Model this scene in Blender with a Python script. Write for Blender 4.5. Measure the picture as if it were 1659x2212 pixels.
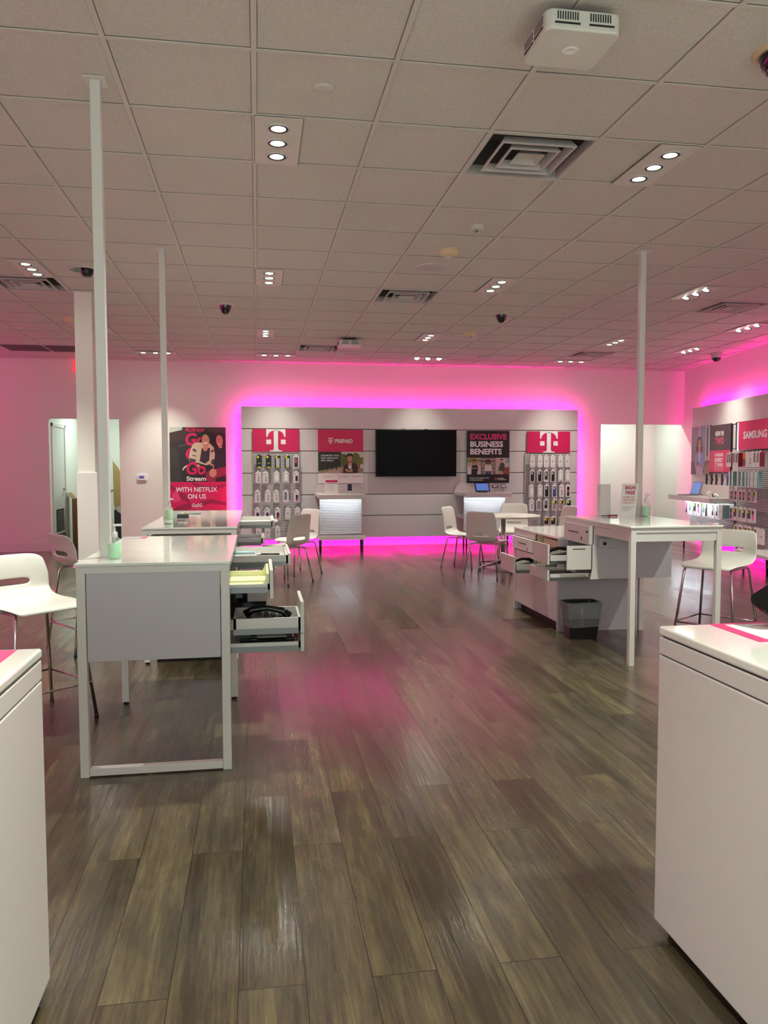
import bpy, bmesh, math, random
from mathutils import Vector, Matrix
random.seed(7)
PI = math.pi
for o in list(bpy.data.objects):
    bpy.data.objects.remove(o, do_unlink=True)
S = bpy.context.scene
COL = S.collection

# ------------------------------------------------------------------ camera
CAM_F, YAW, PITCH, ROLL, CAMH = 1679.82, 0.161136, -0.0588277, -0.00127833, 1.39
cam = bpy.data.cameras.new('camera'); camo = bpy.data.objects.new('camera', cam); COL.objects.link(camo)
_f = Vector((math.sin(YAW)*math.cos(PITCH), math.cos(YAW)*math.cos(PITCH), math.sin(PITCH)))
_r = Vector((math.cos(YAW), -math.sin(YAW), 0)); _u = _r.cross(_f)
_r2 = math.cos(ROLL)*_r + math.sin(ROLL)*_u; _u2 = -math.sin(ROLL)*_r + math.cos(ROLL)*_u
camo.matrix_world = Matrix(((_r2.x, _u2.x, -_f.x, 0), (_r2.y, _u2.y, -_f.y, 0), (_r2.z, _u2.z, -_f.z, CAMH), (0, 0, 0, 1)))
cam.sensor_fit = 'HORIZONTAL'; cam.sensor_width = 36.0; cam.lens = CAM_F*36.0/1659.0
cam.clip_start = 0.05; cam.clip_end = 100
S.camera = camo

# ------------------------------------------------------------------ light and exposure settings
S.view_settings.view_transform = 'Standard'; S.view_settings.look = 'None'
S.view_settings.gamma = 1.0; S.view_settings.use_curve_mapping = False
S.view_settings.exposure = 0.42
W = bpy.data.worlds.new('world'); S.world = W; W.use_nodes = True
W.node_tree.nodes['Background'].inputs[0].default_value = (0.80, 0.94, 0.87, 1)
W.node_tree.nodes['Background'].inputs[1].default_value = 1.8
SPOT_W = 38.0          # one recessed lamp
LAMP_EMIT = 60.0
HALO_COL = (1.0, 0.001, 0.38)
HALO_EMIT = 108.0
BACKROOM_W = 13.0
COOL_EMIT = 60.0

H = 3.14               # ceiling height
YB = 13.44             # back wall
P = 0.6096; GX, GY = 0.004, 3.419      # ceiling grid
RA = math.atan(0.19)   # the right wall runs a little inward
RP = Vector((7.83, YB)); RD = Vector((-math.sin(RA), -math.cos(RA))); RN = Vector((-math.cos(RA), math.sin(RA)))
RTH = -(PI/2 + RA)
XL = -5.2              # left wall

# ------------------------------------------------------------------ materials
def lin(c):
    return tuple(((v/255)/12.92 if v/255 <= 0.04045 else (((v/255)+0.055)/1.055)**2.4) for v in c)
MATS = {}
def mat(name, c, rough=0.5, metal=0.0, emit=0, ecol=None, bump=0, bscale=200, spec=0.5, trans=0, alpha=1, coat=0, var=0):
    if name in MATS: return MATS[name]
    m = bpy.data.materials.new(name); m.use_nodes = True; MATS[name] = m
    nt = m.node_tree; b = nt.nodes['Principled BSDF']
    c = (*lin(c), 1)
    b.inputs['Base Color'].default_value = c
    b.inputs['Roughness'].default_value = rough; b.inputs['Metallic'].default_value = metal
    b.inputs['Specular IOR Level'].default_value = spec
    if trans: b.inputs['Transmission Weight'].default_value = trans
    if alpha < 1: b.inputs['Alpha'].default_value = alpha
    if coat: b.inputs['Coat Weight'].default_value = coat; b.inputs['Coat Roughness'].default_value = 0.05
    if emit:
        b.inputs['Emission Color'].default_value = (*(ecol or c[:3]), 1); b.inputs['Emission Strength'].default_value = emit
    tc = nt.nodes.new('ShaderNodeTexCoord'); n = nt.nodes.new('ShaderNodeTexNoise')
    nt.links.new(tc.outputs['Object'], n.inputs['Vector'])
    if var:
        n.inputs['Scale'].default_value = bscale; n.inputs['Detail'].default_value = 6
        r = nt.nodes.new('ShaderNodeMapRange'); r.inputs[3].default_value = 1-var; r.inputs[4].default_value = 1+var
        nt.links.new(n.outputs['Fac'], r.inputs[0])
        mx = nt.nodes.new('ShaderNodeVectorMath'); mx.operation = 'SCALE'; mx.inputs[0].default_value = c[:3]
        nt.links.new(r.outputs[0], mx.inputs['Scale']); nt.links.new(mx.outputs[0], b.inputs['Base Color'])
    elif not bump:
        n.inputs['Scale'].default_value = 9
        r = nt.nodes.new('ShaderNodeMapRange'); r.inputs[3].default_value = max(0, rough-0.03); r.inputs[4].default_value = rough+0.03
        nt.links.new(n.outputs['Fac'], r.inputs[0]); nt.links.new(r.outputs[0], b.inputs['Roughness'])
    if bump:
        if not var: n.inputs['Scale'].default_value = bscale
        bp = nt.nodes.new('ShaderNodeBump'); bp.inputs['Strength'].default_value = bump; bp.inputs['Distance'].default_value = 0.004
        nt.links.new(n.outputs['Fac'], bp.inputs['Height']); nt.links.new(bp.outputs[0], b.inputs['Normal'])
    return m

wall_m = mat('wall_paint', (228, 224, 216), 0.6, bump=0.06, bscale=260)
base_m = mat('baseboard_paint', (226, 222, 216), 0.4)
tile_m = mat('mineral_fibre_tile', (208, 201, 194), 0.95, bump=0.6, bscale=110, var=0.22)
grid_m = mat('ceiling_grid_metal', (208, 200, 194), 0.5)
edge_shadow_m = mat('painted_edge_shadow', (108, 100, 97), 0.8)  # grey standing in for the thin shadow beside grid bars and light plates
plate_m = mat('light_plate_metal', (216, 208, 200), 0.4)
tvs_m = mat('tv_screen_black', (5, 5, 7), 0.35, spec=0.12)
rail_m = mat('rail_led', (235, 245, 240), 0.4, emit=2.5, ecol=(0.8, 1.0, 0.9))
white_m = mat('white_lacquer', (214, 210, 206), 0.32)
top_m = mat('gloss_white_top', (232, 232, 224), 0.10, coat=0.6)
panel_m = mat('wall_panel_laminate', (214, 210, 208), 0.38)
groove_m = mat('groove_shadow_gap', (52, 44, 46), 0.7)
dark_m = mat('black_plastic', (16, 15, 17), 0.35)
black_m = mat('black_gloss', (8, 8, 10), 0.12)
toe_m = mat('dark_toe_kick', (26, 22, 22), 0.6)
chrome_m = mat('chrome', (205, 200, 200), 0.12, metal=1)
steel_m = mat('brushed_steel', (120, 118, 118), 0.35, metal=1)
shell_m = mat('white_plastic_shell', (212, 209, 201), 0.3)
mag_m = mat('magenta_print', (205, 20, 88), 0.45)
magd_m = mat('magenta_dark_print', (150, 14, 70), 0.45)
magl_m = mat('magenta_light_print', (225, 60, 120), 0.45)
pw_m = mat('print_white', (236, 234, 232), 0.5)
pb_m = mat('print_black', (22, 20, 22), 0.5)
grey_m = mat('mid_grey_plastic', (128, 124, 124), 0.5)
lgrey_m = mat('light_grey_plastic', (188, 184, 184), 0.45)
panelgrey_m = mat('grey_laminate', (190, 184, 190), 0.45)
card_m = mat('packaging_card', (224, 216, 216), 0.5)
lamp_m = mat('downlight_lens', (255, 255, 245), 0.4, emit=LAMP_EMIT, ecol=(1.0, 0.98, 0.86))
halo_m = mat('magenta_led_strip', (255, 60, 180), 0.4, emit=HALO_EMIT, ecol=HALO_COL)
halo2_m = mat('magenta_led_strip_side', (255, 60, 180), 0.4, emit=HALO_EMIT*2.3, ecol=HALO_COL)
cool_m = mat('cool_led_strip', (230, 245, 255), 0.4, emit=COOL_EMIT, ecol=(0.75, 0.9, 1.0))
board_m = mat('cardboard', (196, 168, 112), 0.8, var=0.08, bscale=20)
boardd_m = mat('cardboard_brown', (150, 112, 74), 0.8, var=0.08, bscale=20)
cream_m = mat('cream_plastic', (226, 210, 172), 0.45)
skin_m = mat('print_skin', (196, 142, 116), 0.5)
skin2_m = mat('print_skin_dark', (120, 78, 58), 0.5)
hair_m = mat('print_hair', (34, 24, 22), 0.5)
lime_m = mat('pale_yellow_tray', (240, 240, 196), 0.35)
gel_m = mat('green_gel', (176, 238, 190), 0.15)
clear_m = mat('clear_plastic', (236, 244, 240), 0.05, alpha=0.22)
bag_m = mat('clear_bin_liner', (220, 220, 224), 0.25, alpha=0.2)
redexit_m = mat('exit_red', (255, 20, 20), 0.4, emit=1.6, ecol=(1, 0.02, 0.02))
screen_m = mat('blue_screen', (60, 90, 160), 0.2, emit=0.5, ecol=(0.12, 0.22, 0.55))
lcd_m = mat('thermostat_display', (60, 60, 120), 0.3, emit=0.25, ecol=(0.12, 0.10, 0.4))
plenum_m = mat('plenum_metal', (96, 90, 90), 0.5)
sheet_m = mat('diffuser_metal', (196, 188, 184), 0.4)
glassdark_m = mat('smoked_dome', (14, 10, 14), 0.06, coat=0.5)
wire_m = mat('cable_black', (14, 14, 14), 0.5)
alum_m = mat('steel_kickplate', (110, 108, 108), 0.3, metal=0.8)

def flatmat(c, rough=0.5):
    return mat('print_%02x%02x%02x' % c, c, rough)

def floor_material():
    m = bpy.data.materials.new('wood_plank_floor'); m.use_nodes = True
    nt = m.node_tree; N = nt.nodes; L = nt.links; b = N['Principled BSDF']
    tc = N.new('ShaderNodeTexCoord'); mp = N.new('ShaderNodeMapping'); mp.inputs['Rotation'].default_value = (0, 0, PI/2)
    mp.inputs['Location'].default_value = (0.35, 0.065, 0)
    L.new(tc.outputs['Object'], mp.inputs['Vector'])
    br = N.new('ShaderNodeTexBrick'); br.offset = 0.37; br.offset_frequency = 2; br.squash = 1
    br.inputs['Color1'].default_value = (0, 0, 0, 1); br.inputs['Color2'].default_value = (1, 1, 1, 1)
    br.inputs['Mortar'].default_value = (0.5, 0.5, 0.5, 1)
    br.inputs['Scale'].default_value = 1; br.inputs['Mortar Size'].default_value = 0.0014; br.inputs['Mortar Smooth'].default_value = 0.1
    br.inputs['Brick Width'].default_value = 1.22; br.inputs['Row Height'].default_value = 0.18
    L.new(mp.outputs[0], br.inputs['Vector'])
    sc = N.new('ShaderNodeVectorMath'); sc.operation = 'SCALE'; sc.inputs['Scale'].default_value = 19.7
    L.new(br.outputs['Color'], sc.inputs[0])
    ad = N.new('ShaderNodeVectorMath'); ad.operation = 'ADD'; L.new(tc.outputs['Object'], ad.inputs[0]); L.new(sc.outputs[0], ad.inputs[1])
    def noise(scale, vec, detail=6, dist=0.0, rough=0.55):
        mm = N.new('ShaderNodeMapping'); mm.inputs['Scale'].default_value = vec; L.new(ad.outputs[0], mm.inputs['Vector'])
        n = N.new('ShaderNodeTexNoise'); n.inputs['Scale'].default_value = scale; n.inputs['Detail'].default_value = detail
        n.inputs['Distortion'].default_value = dist; n.inputs['Roughness'].default_value = rough
        L.new(mm.outputs[0], n.inputs['Vector']); return n
    n1 = noise(1.0, (11, 0.9, 1), 6, 0.9)
    n2 = noise(1.0, (95, 5, 1), 5, 0.3, 0.65)
    n3 = noise(1.0, (4.2, 2.2, 1), 4, 2.2)
    def math_(op, a, bb):
        q = N.new('ShaderNodeMath'); q.operation = op
        for i, x in enumerate((a, bb)):
            if isinstance(x, (int, float)): q.inputs[i].default_value = x
            else: L.new(x, q.inputs[i])
        return q.outputs[0]
    s = math_('MULTIPLY', n1.outputs['Fac'], 0.52)
    s = math_('ADD', s, math_('MULTIPLY', n2.outputs['Fac'], 0.40))
    s = math_('ADD', s, math_('MULTIPLY', n3.outputs['Fac'], 0.22))
    sep = N.new('ShaderNodeSeparateColor'); L.new(br.outputs['Color'], sep.inputs[0])
    s = math_('ADD', s, math_('MULTIPLY', math_('SUBTRACT', sep.outputs[0], 0.5), 0.085))
    cr = N.new('ShaderNodeValToRGB'); L.new(s, cr.inputs[0])
    e = cr.color_ramp.elements; e[0].position = 0.36; e[0].color = (*lin((44, 36, 28)), 1)
    e[1].position = 0.80; e[1].color = (*lin((120, 108, 78)), 1)
    for p_, c_ in ((0.47, (58, 49, 38)), (0.56, (72, 62, 47)), (0.67, (90, 79, 57))):
        x = cr.color_ramp.elements.new(p_); x.color = (*lin(c_), 1)
    mx = N.new('ShaderNodeMix'); mx.data_type = 'RGBA'; L.new(br.outputs['Fac'], mx.inputs[0]); L.new(cr.outputs[0], mx.inputs[6])
    mx.inputs[7].default_value = (*lin((34, 28, 24)), 1)
    L.new(mx.outputs[2], b.inputs['Base Color'])
    g = noise(1.0, (62, 3.0, 1), 4, 1.4, 0.6)
    mr = N.new('ShaderNodeMapRange'); L.new(g.outputs['Fac'], mr.inputs[0]); mr.inputs[3].default_value = 0.13; mr.inputs[4].default_value = 0.28
    L.new(math_('ADD', mr.outputs[0], math_('MULTIPLY', math_('SUBTRACT', sep.outputs[0], 0.5), 0.12)), b.inputs['Roughness'])
    bp = N.new('ShaderNodeBump'); bp.inputs['Strength'].default_value = 0.5; bp.inputs['Distance'].default_value = 0.0017
    hh = math_('ADD', g.outputs['Fac'], math_('MULTIPLY', br.outputs['Fac'], -2.0)); L.new(hh, bp.inputs['Height'])
    L.new(bp.outputs[0], b.inputs['Normal'])
    b.inputs['Specular IOR Level'].default_value = 0.85
    return m
floor_m = floor_material()

# ------------------------------------------------------------------ mesh helpers
class MB:
    """collects shapes for ONE mesh"""
    def __init__(s): s.v = []; s.f = []; s.mi = []; s.sm = []
    def face(s, idx, m=0, smooth=False): s.f.append(idx); s.mi.append(m); s.sm.append(smooth)
    def box(s, x0, x1, y0, y1, z0, z1, m=0):
        if x0 > x1: x0, x1 = x1, x0
        if y0 > y1: y0, y1 = y1, y0
        if z0 > z1: z0, z1 = z1, z0
        n = len(s.v)
        s.v += [(x0,y0,z0),(x1,y0,z0),(x1,y1,z0),(x0,y1,z0),(x0,y0,z1),(x1,y0,z1),(x1,y1,z1),(x0,y1,z1)]
        for q in ((3,2,1,0),(4,5,6,7),(0,1,5,4),(1,2,6,5),(2,3,7,6),(3,0,4,7)): s.face([n+i for i in q], m)
        return s
    def lathe(s, prof, c=(0,0,0), seg=24, m=0, smooth=True, cap=True):
        n = len(s.v); k = len(prof)
        for i in range(seg):
            a = 2*PI*i/seg
            for r, z in prof: s.v.append((c[0]+r*math.cos(a), c[1]+r*math.sin(a), c[2]+z))
        for i in range(seg):
            j = (i+1) % seg
            for q in range(k-1): s.face([n+i*k+q, n+j*k+q, n+j*k+q+1, n+i*k+q+1], m, smooth)
        if cap:
            if prof[0][0] > 1e-5: s.face([n+i*k for i in range(seg)][::-1], m)
            if prof[-1][0] > 1e-5: s.face([n+i*k+k-1 for i in range(seg)], m)
        return s
    def tube(s, pts, r, seg=10, m=0):
        pts = [Vector(p) for p in pts]; n = len(s.v); up = None; K = len(pts)
        for i, p in enumerate(pts):
            d = (pts[min(i+1, K-1)] - pts[max(i-1, 0)]).normalized()
            if up is None:
                up = Vector((0,0,1)) if abs(d.z) < 0.9 else Vector((1,0,0))
            a = d.cross(up).normalized(); up = a.cross(d).normalized()
            rr = r[i] if isinstance(r, (list, tuple)) else r
            for j in range(seg):
                t = 2*PI*j/seg; s.v.append(tuple(p + rr*(math.cos(t)*a + math.sin(t)*up)))
        for i in range(K-1):
            for j in range(seg):
                k = (j+1) % seg
                s.face([n+i*seg+j, n+(i+1)*seg+j, n+(i+1)*seg+k, n+i*seg+k], m, True)
        s.face([n+j for j in range(seg)], m); s.face([n+(K-1)*seg+j for j in range(seg)][::-1], m)
        return s
    def prism(s, poly, y0, y1, m=0):
        """poly in (x,z), extruded along y"""
        n = len(s.v); k = len(poly)
        s.v += [(x, y0, z) for x, z in poly] + [(x, y1, z) for x, z in poly]
        s.face([n+i for i in range(k)], m); s.face([n+k+i for i in range(k)][::-1], m)
        for i in range(k):
            j = (i+1) % k; s.face([n+i, n+k+i, n+k+j, n+j], m)
        return s
    def prismz(s, poly, z0, z1, m=0):
        n = len(s.v); k = len(poly)
        s.v += [(x, y, z0) for x, y in poly] + [(x, y, z1) for x, y in poly]
        s.face([n+i for i in range(k)][::-1], m); s.face([n+k+i for i in range(k)], m)
        for i in range(k):
            j = (i+1) % k; s.face([n+i, n+j, n+k+j, n+k+i], m)
        return s
    def poly(s, pts, m=0):
        n = len(s.v); s.v += [tuple(p) for p in pts]; s.face(list(range(n, n+len(pts))), m); return s
    def xform(s, M):
        s.v = [tuple(M @ Vector(p)) for p in s.v]; return s
    def build(s, name, mats, parent=None, bevel=0, bseg=2, world=False, sub=0):
        me = bpy.data.meshes.new(name)
        off = Vector((0,0,0))
        if world and parent is not None:
            q = parent
            while q is not None: off += Vector(q.location); q = q.parent
        vv = [tuple(Vector(p)-off) for p in s.v]
        me.from_pydata(vv, [], s.f)
        if not isinstance(mats, (list, tuple)): mats = [mats]
        for m in mats: me.materials.append(m)
        me.polygons.foreach_set('material_index', s.mi); me.polygons.foreach_set('use_smooth', s.sm)
        me.update()
        bm = bmesh.new(); bm.from_mesh(me); bmesh.ops.recalc_face_normals(bm, faces=bm.faces)
        bm.to_mesh(me); bm.free()
        o = bpy.data.objects.new(name, me); COL.objects.link(o)
        if parent is not None: o.parent = parent
        if bevel:
            b = o.modifiers.new('bevel', 'BEVEL'); b.width = bevel; b.segments = bseg; b.limit_method = 'ANGLE'; b.angle_limit = 0.7
        if sub:
            q = o.modifiers.new('sub', 'SUBSURF'); q.levels = sub; q.render_levels = sub
        return o

def tag(o, label=None, cat=None, group=None, kind=None):
    if label: o['label'] = label
    if cat: o['category'] = cat
    if group: o['group'] = group
    if kind: o['kind'] = kind
    return o
def thing(name, label, cat, loc=(0,0,0), rotz=0, group=None):
    o = bpy.data.objects.new(name, None); COL.objects.link(o); o.location = loc; o.rotation_euler = (0, 0, rotz)
    o.empty_display_size = 0.05
    return tag(o, label, cat, group)
def copy_tree(o, parent=None):
    c = o.copy(); COL.objects.link(c); c.parent = parent
    for ch in o.children: copy_tree(ch, c)
    return c
def struct(o): o['kind'] = 'structure'; return o
def rw(s, off): 
    p = RP + RD*s + RN*off; return p.x, p.y
def ell(cx, cz, rx, rz, n=20, rot=0):
    return [(cx+rx*math.cos(2*PI*i/n)*math.cos(rot)-rz*math.sin(2*PI*i/n)*math.sin(rot),
             cz+rx*math.cos(2*PI*i/n)*math.sin(rot)+rz*math.sin(2*PI*i/n)*math.cos(rot)) for i in range(n)]
def rrect(x0, x1, z0, z1, r, n=4):
    out = []
    for cx, cz, a0 in ((x1-r, z1-r, 0), (x0+r, z1-r, PI/2), (x0+r, z0+r, PI), (x1-r, z0+r, 1.5*PI)):
        for i in range(n+1):
            a = a0 + (PI/2)*i/n; out.append((cx+r*math.cos(a), cz+r*math.sin(a)))
    return out

def text_mesh(s, bold=0.0, spacing=1.0, shear=0.0):
    cu = bpy.data.curves.new('lettering', 'FONT'); cu.body = s; cu.size = 1; cu.offset = bold; cu.space_character = spacing; cu.shear = shear
    cu.fill_mode = 'FRONT'; cu.resolution_u = 3
    o = bpy.data.objects.new('lettering', cu); COL.objects.link(o)
    bpy.context.view_layer.update()
    dg = bpy.context.evaluated_depsgraph_get()
    me = bpy.data.meshes.new_from_object(o.evaluated_get(dg)); bpy.data.objects.remove(o, do_unlink=True)
    return me
class LET:
    """lettering collected on the plane y = const facing -Y; each line is fitted to a box"""
    def __init__(s): s.b = MB()
    def add(s, txt, x0, x1, z0, z1, y, m=0, bold=0.02, shear=0.0, spacing=1.0):
        me = text_mesh(txt, bold, spacing, shear)
        xs = [v.co.x for v in me.vertices]; ys = [v.co.y for v in me.vertices]
        ax, bx, ay, by = min(xs), max(xs), min(ys), max(ys)
        n = len(s.b.v)
        for v in me.vertices:
            s.b.v.append((x0+(v.co.x-ax)/(bx-ax)*(x1-x0), y, z0+(v.co.y-ay)/(by-ay)*(z1-z0)))
        for p in me.polygons: s.b.face([n+i for i in p.vertices], m)
        bpy.data.meshes.remove(me); return s
    def build(s, mats, parent, world=False, name='lettering'): return s.b.build(name, mats, parent, world=world)

class ART:
    """flat printed shapes; px coordinates of a layout are mapped into a rectangle on the plane y facing -Y"""
    def __init__(s, px0, px1, py0, py1, x0, x1, z1, z0, y):
        s.a = (px0, px1, py0, py1, x0, x1, z1, z0); s.y = y; s.n = 0; s.b = MB(); s.mats = []
    def pt(s, x, y):
        a = s.a; return a[4]+(x-a[0])/(a[1]-a[0])*(a[5]-a[4]), a[6]+(y-a[2])/(a[3]-a[2])*(a[7]-a[6])
    def mi(s, c):
        m = c if isinstance(c, bpy.types.Material) else flatmat(c)
        if m not in s.mats: s.mats.append(m)
        return s.mats.index(m)
    def shape(s, pts, c):
        s.n += 1; y = s.y-0.00012*s.n; a = s.a
        q = []
        for x, yy in pts:
            x = min(max(x, a[0]), a[1]); yy = min(max(yy, a[2]), a[3]); X, Z = s.pt(x, yy); q.append((X, y, Z))
        s.b.poly(q, s.mi(c)); return s
    def el(s, cx, cy, rx, ry, c, rot=0): return s.shape(ell(cx, cy, rx, ry, 18, rot), c)
    def build(s, name, parent, world=False):
        s.ytop = s.y-0.00012*(s.n+1)
        return s.b.build(name, s.mats, parent, world=world)

def t_logo(b, x0, x1, z0, z1, y, m=0, squares=True):
    """the serif T with two squares; layout units 377..587 wide, 340..582 high"""
    def t(px, py): return x0+(px-377)/210*(x1-x0), y, z1-(py-340)/242*(z1-z0)
    arcR = [(505+65*math.cos(a), 422-65*math.sin(a)) for a in [i*PI/2/8 for i in range(9)]]
    arcL = [(458-65*math.sin(a), 422-65*math.cos(a)) for a in [i*PI/2/8 for i in range(9)]]
    pr = [(505, 545), (508, 558), (516, 566), (528, 569), (548, 569), (548, 582)]
    pl = [(415, 582), (415, 569), (435, 569), (447, 566), (455, 558), (458, 545)]
    # split into simple pieces
    b.poly([t(*q) for q in [(505, 350), (505, 545)] + pr[1:] + pl + [(458, 350)]], m)
    b.poly([t(*q) for q in [(458, 340), (505, 340), (505, 357), (458, 357)]], m)
    b.poly([t(*q) for q in [(505, 340), (585, 340), (585, 422)] + arcR], m)
    b.poly([t(*q) for q in arcL + [(377, 422), (377, 340), (458, 340)]], m)
    if squares:
        b.poly([t(*q) for q in [(377, 452), (430, 452), (430, 502), (377, 502)]], m)
        b.poly([t(*q) for q in [(535, 452), (587, 452), (587, 502), (535, 502)]], m)

# ================================================================== SETTING
fl = MB(); fl.poly([(XL-0.2, -4, 0), (8.3, -4, 0), (8.3, 16.6, 0), (XL-0.2, 16.6, 0)])
struct(fl.build('floor', floor_m))
# back wall with two openings
DL0, DL1, DLH = -3.353, -2.246, 2.177
DR0, DR1, DRH = 6.196, 7.83, 2.155
w = MB(); T = 0.14
w.box(XL, DL0, YB, YB+T, 0, H).box(DL1, DR0, YB, YB+T, 0, H).box(DL0, DL1, YB, YB+T, DLH, H).box(DR0, DR1+0.25, YB, YB+T, DRH, H)
struct(w.build('wall_back', wall_m))
w = MB(); w.box(XL-0.14, XL, -4, YB+T, 0, H); struct(w.build('wall_left', wall_m))
w = MB(); a0 = rw(-3.1, 0); a1 = rw(17.6, 0); b1 = rw(17.6, -0.15); b0 = rw(-3.1, -0.15)
w.prismz([a0, a1, b1, b0], 0, H); struct(w.build('wall_right', wall_m))
# rooms behind the openings
w = MB(); w.box(DL0-0.16, DL0-0.02, YB+T, 16.4, 0, 2.7); struct(w.build('wall_stockroom_left', wall_m))
w = MB(); w.box(DL0-0.02, -1.3, 16.26, 16.4, 0, 2.7); struct(w.build('wall_stockroom_back', wall_m))
w = MB(); w.box(-1.44, -1.3, YB+T, 16.26, 0, 2.7); struct(w.build('wall_stockroom_right', wall_m))
w = MB(); w.box(DL0-0.16, -1.3, YB+T, 16.4, 2.7, 2.8); struct(w.build('ceiling_stockroom', wall_m))
w = MB(); w.box(DR0-0.9, 8.6, 15.1, 15.24, 0, 2.7); struct(w.build('wall_passage_back', wall_m))
w = MB(); w.box(DR0-0.9, DR0-0.76, YB+T, 15.1, 0, 2.7); struct(w.build('wall_passage_left', wall_m))
w = MB(); w.box(DR0-0.9, 8.6, YB+T, 15.24, 2.7, 2.8); struct(w.build('ceiling_passage', wall_m))
# baseboards
bb = MB(); bb.box(XL, DL0, YB-0.026, YB, 0, 0.15).box(DL0-0.015, DL0+0.004, YB-0.026, YB+T, 0, 0.125); struct(bb.build('baseboard_back_left', base_m, bevel=0.003))
bb = MB(); bb.box(DL1, DR0, YB-0.015, YB, 0, 0.10); struct(bb.build('baseboard_back', base_m, bevel=0.003))
bb = MB(); bb.prismz([rw(0, 0), rw(17, 0), rw(17, 0.015), rw(0, 0.015)], 0, 0.125); struct(bb.build('baseboard_right', base_m))
bb = MB(); bb.box(XL, XL+0.015, -4, YB, 0, 0.125); struct(bb.build('baseboard_left', base_m))

# ceiling: one panel per grid cell; the diffusers sit in open cells
VENTS = [(2, 1), (2, 7), (1, 13), (8, 7), (8, 13), (-4, 7)]
c = MB(); z = H
def rwx(y): return RP.x - (YB-y)*0.19
for i in range(-9, 14):
    for j in range(-13, 17):
        if (i, j) in VENTS: continue
        x0, x1, y0, y1 = GX+i*P, GX+(i+1)*P, GY+j*P, min(GY+(j+1)*P, YB)
        x0 = max(x0, XL)
        if x0 > rwx(y1): continue
        c.poly([(x0, y0, z), (x0, y1, z), (min(x1, 8.2), y1, z), (min(x1, 8.2), y0, z)])
c.box(XL, 8.2, -4.4, YB, H+0.35, H+0.37)
ceil = struct(c.build('ceiling', tile_m))
g = MB(); gw = 0.012; gz = 0.007
for i in range(-8, 14):
    x = GX+i*P
    g.box(x-gw, x+gw, -4, YB, H-gz, H+0.02)
for j in range(-12, 17):
    y = GY+j*P
    g.box(XL, 8.0, y-gw*0.8, y+gw*0.8, H-gz*0.8, H+0.02)
g.box(XL, 8.0, YB-0.022, YB, H-gz, H+0.02)
struct(g.build('trim_1', grid_m))
g = MB(); gw2 = gw+0.0028  # added dark strips: a shadow line painted along both sides of each bar
for i in range(-8, 14):
    x = GX+i*P; g.box(x-gw2, x+gw2, -4, YB, H-0.0015, H+0.01)
for j in range(-12, 17):
    y = GY+j*P; g.box(XL, 8.0, y-gw2, y+gw2, H-0.001, H+0.01)
struct(g.build('grid_shadow_lines', edge_shadow_m))

# steel-clad column by the left opening
t = thing('trim_2', 'square white building column with a wider lower sleeve, beside the stockroom opening', 'column', (-1.70, 8.34, 0)); t['kind'] = 'structure'
m = MB(); m.box(-1.785, -1.62, 8.25, 8.43, 1.30, H); m.build('column_shaft', wall_m, t, world=True)
m = MB(); m.box(-1.80, -1.60, 8.235, 8.445, 0, 1.33); m.build('column_sleeve', white_m, t, bevel=0.004, world=True)
m = MB(); m.box(-1.82, -1.585, 8.22, 8.46, H-0.012, H-0.004); m.build('column_collar', grid_m, t, world=True)

# stockroom door in the left side wall of the stockroom
dx = DL0-0.02
d = MB(); d.box(dx-0.02, dx+0.022, 13.66, 13.72, 0, 2.12).box(dx-0.02, dx+0.022, 14.52, 14.58, 0, 2.12).box(dx-0.02, dx+0.022, 13.66, 14.58, 2.06, 2.12)
dr = struct(d.build('door_1', base_m, bevel=0.004))
m = MB(); m.box(dx-0.02, dx+0.008, 13.73, 14.51, 0.01, 2.05); dl = m.build('door_leaf', white_m, dr)
m = MB(); m.box(dx+0.008, dx+0.012, 13.86, 14.38, 0.28, 0.66)
for k in range(12): m.box(dx+0.010, dx+0.02, 13.88, 14.36, 0.30+k*0.029, 0.312+k*0.029, 1)
m.build('vent_grille', [toe_m, grey_m], dr)
m = MB(); m.box(dx+0.008, dx+0.011, 13.75, 14.49, 0.02, 0.24); m.build('kick_plate', alum_m, dr)
m = MB(); m.lathe([(0.028, 0), (0.028, 0.008), (0.01, 0.012), (0.01, 0.045)], (0, 0, 0), 16).xform(Matrix.Translation((dx+0.008, 14.42, 1.0)) @ Matrix.Rotation(PI/2, 4, 'Y'))
m.box(dx+0.045, dx+0.062, 14.31, 14.43, 0.99, 1.01); m.build('door_handle', chrome_m, dr)

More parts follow.
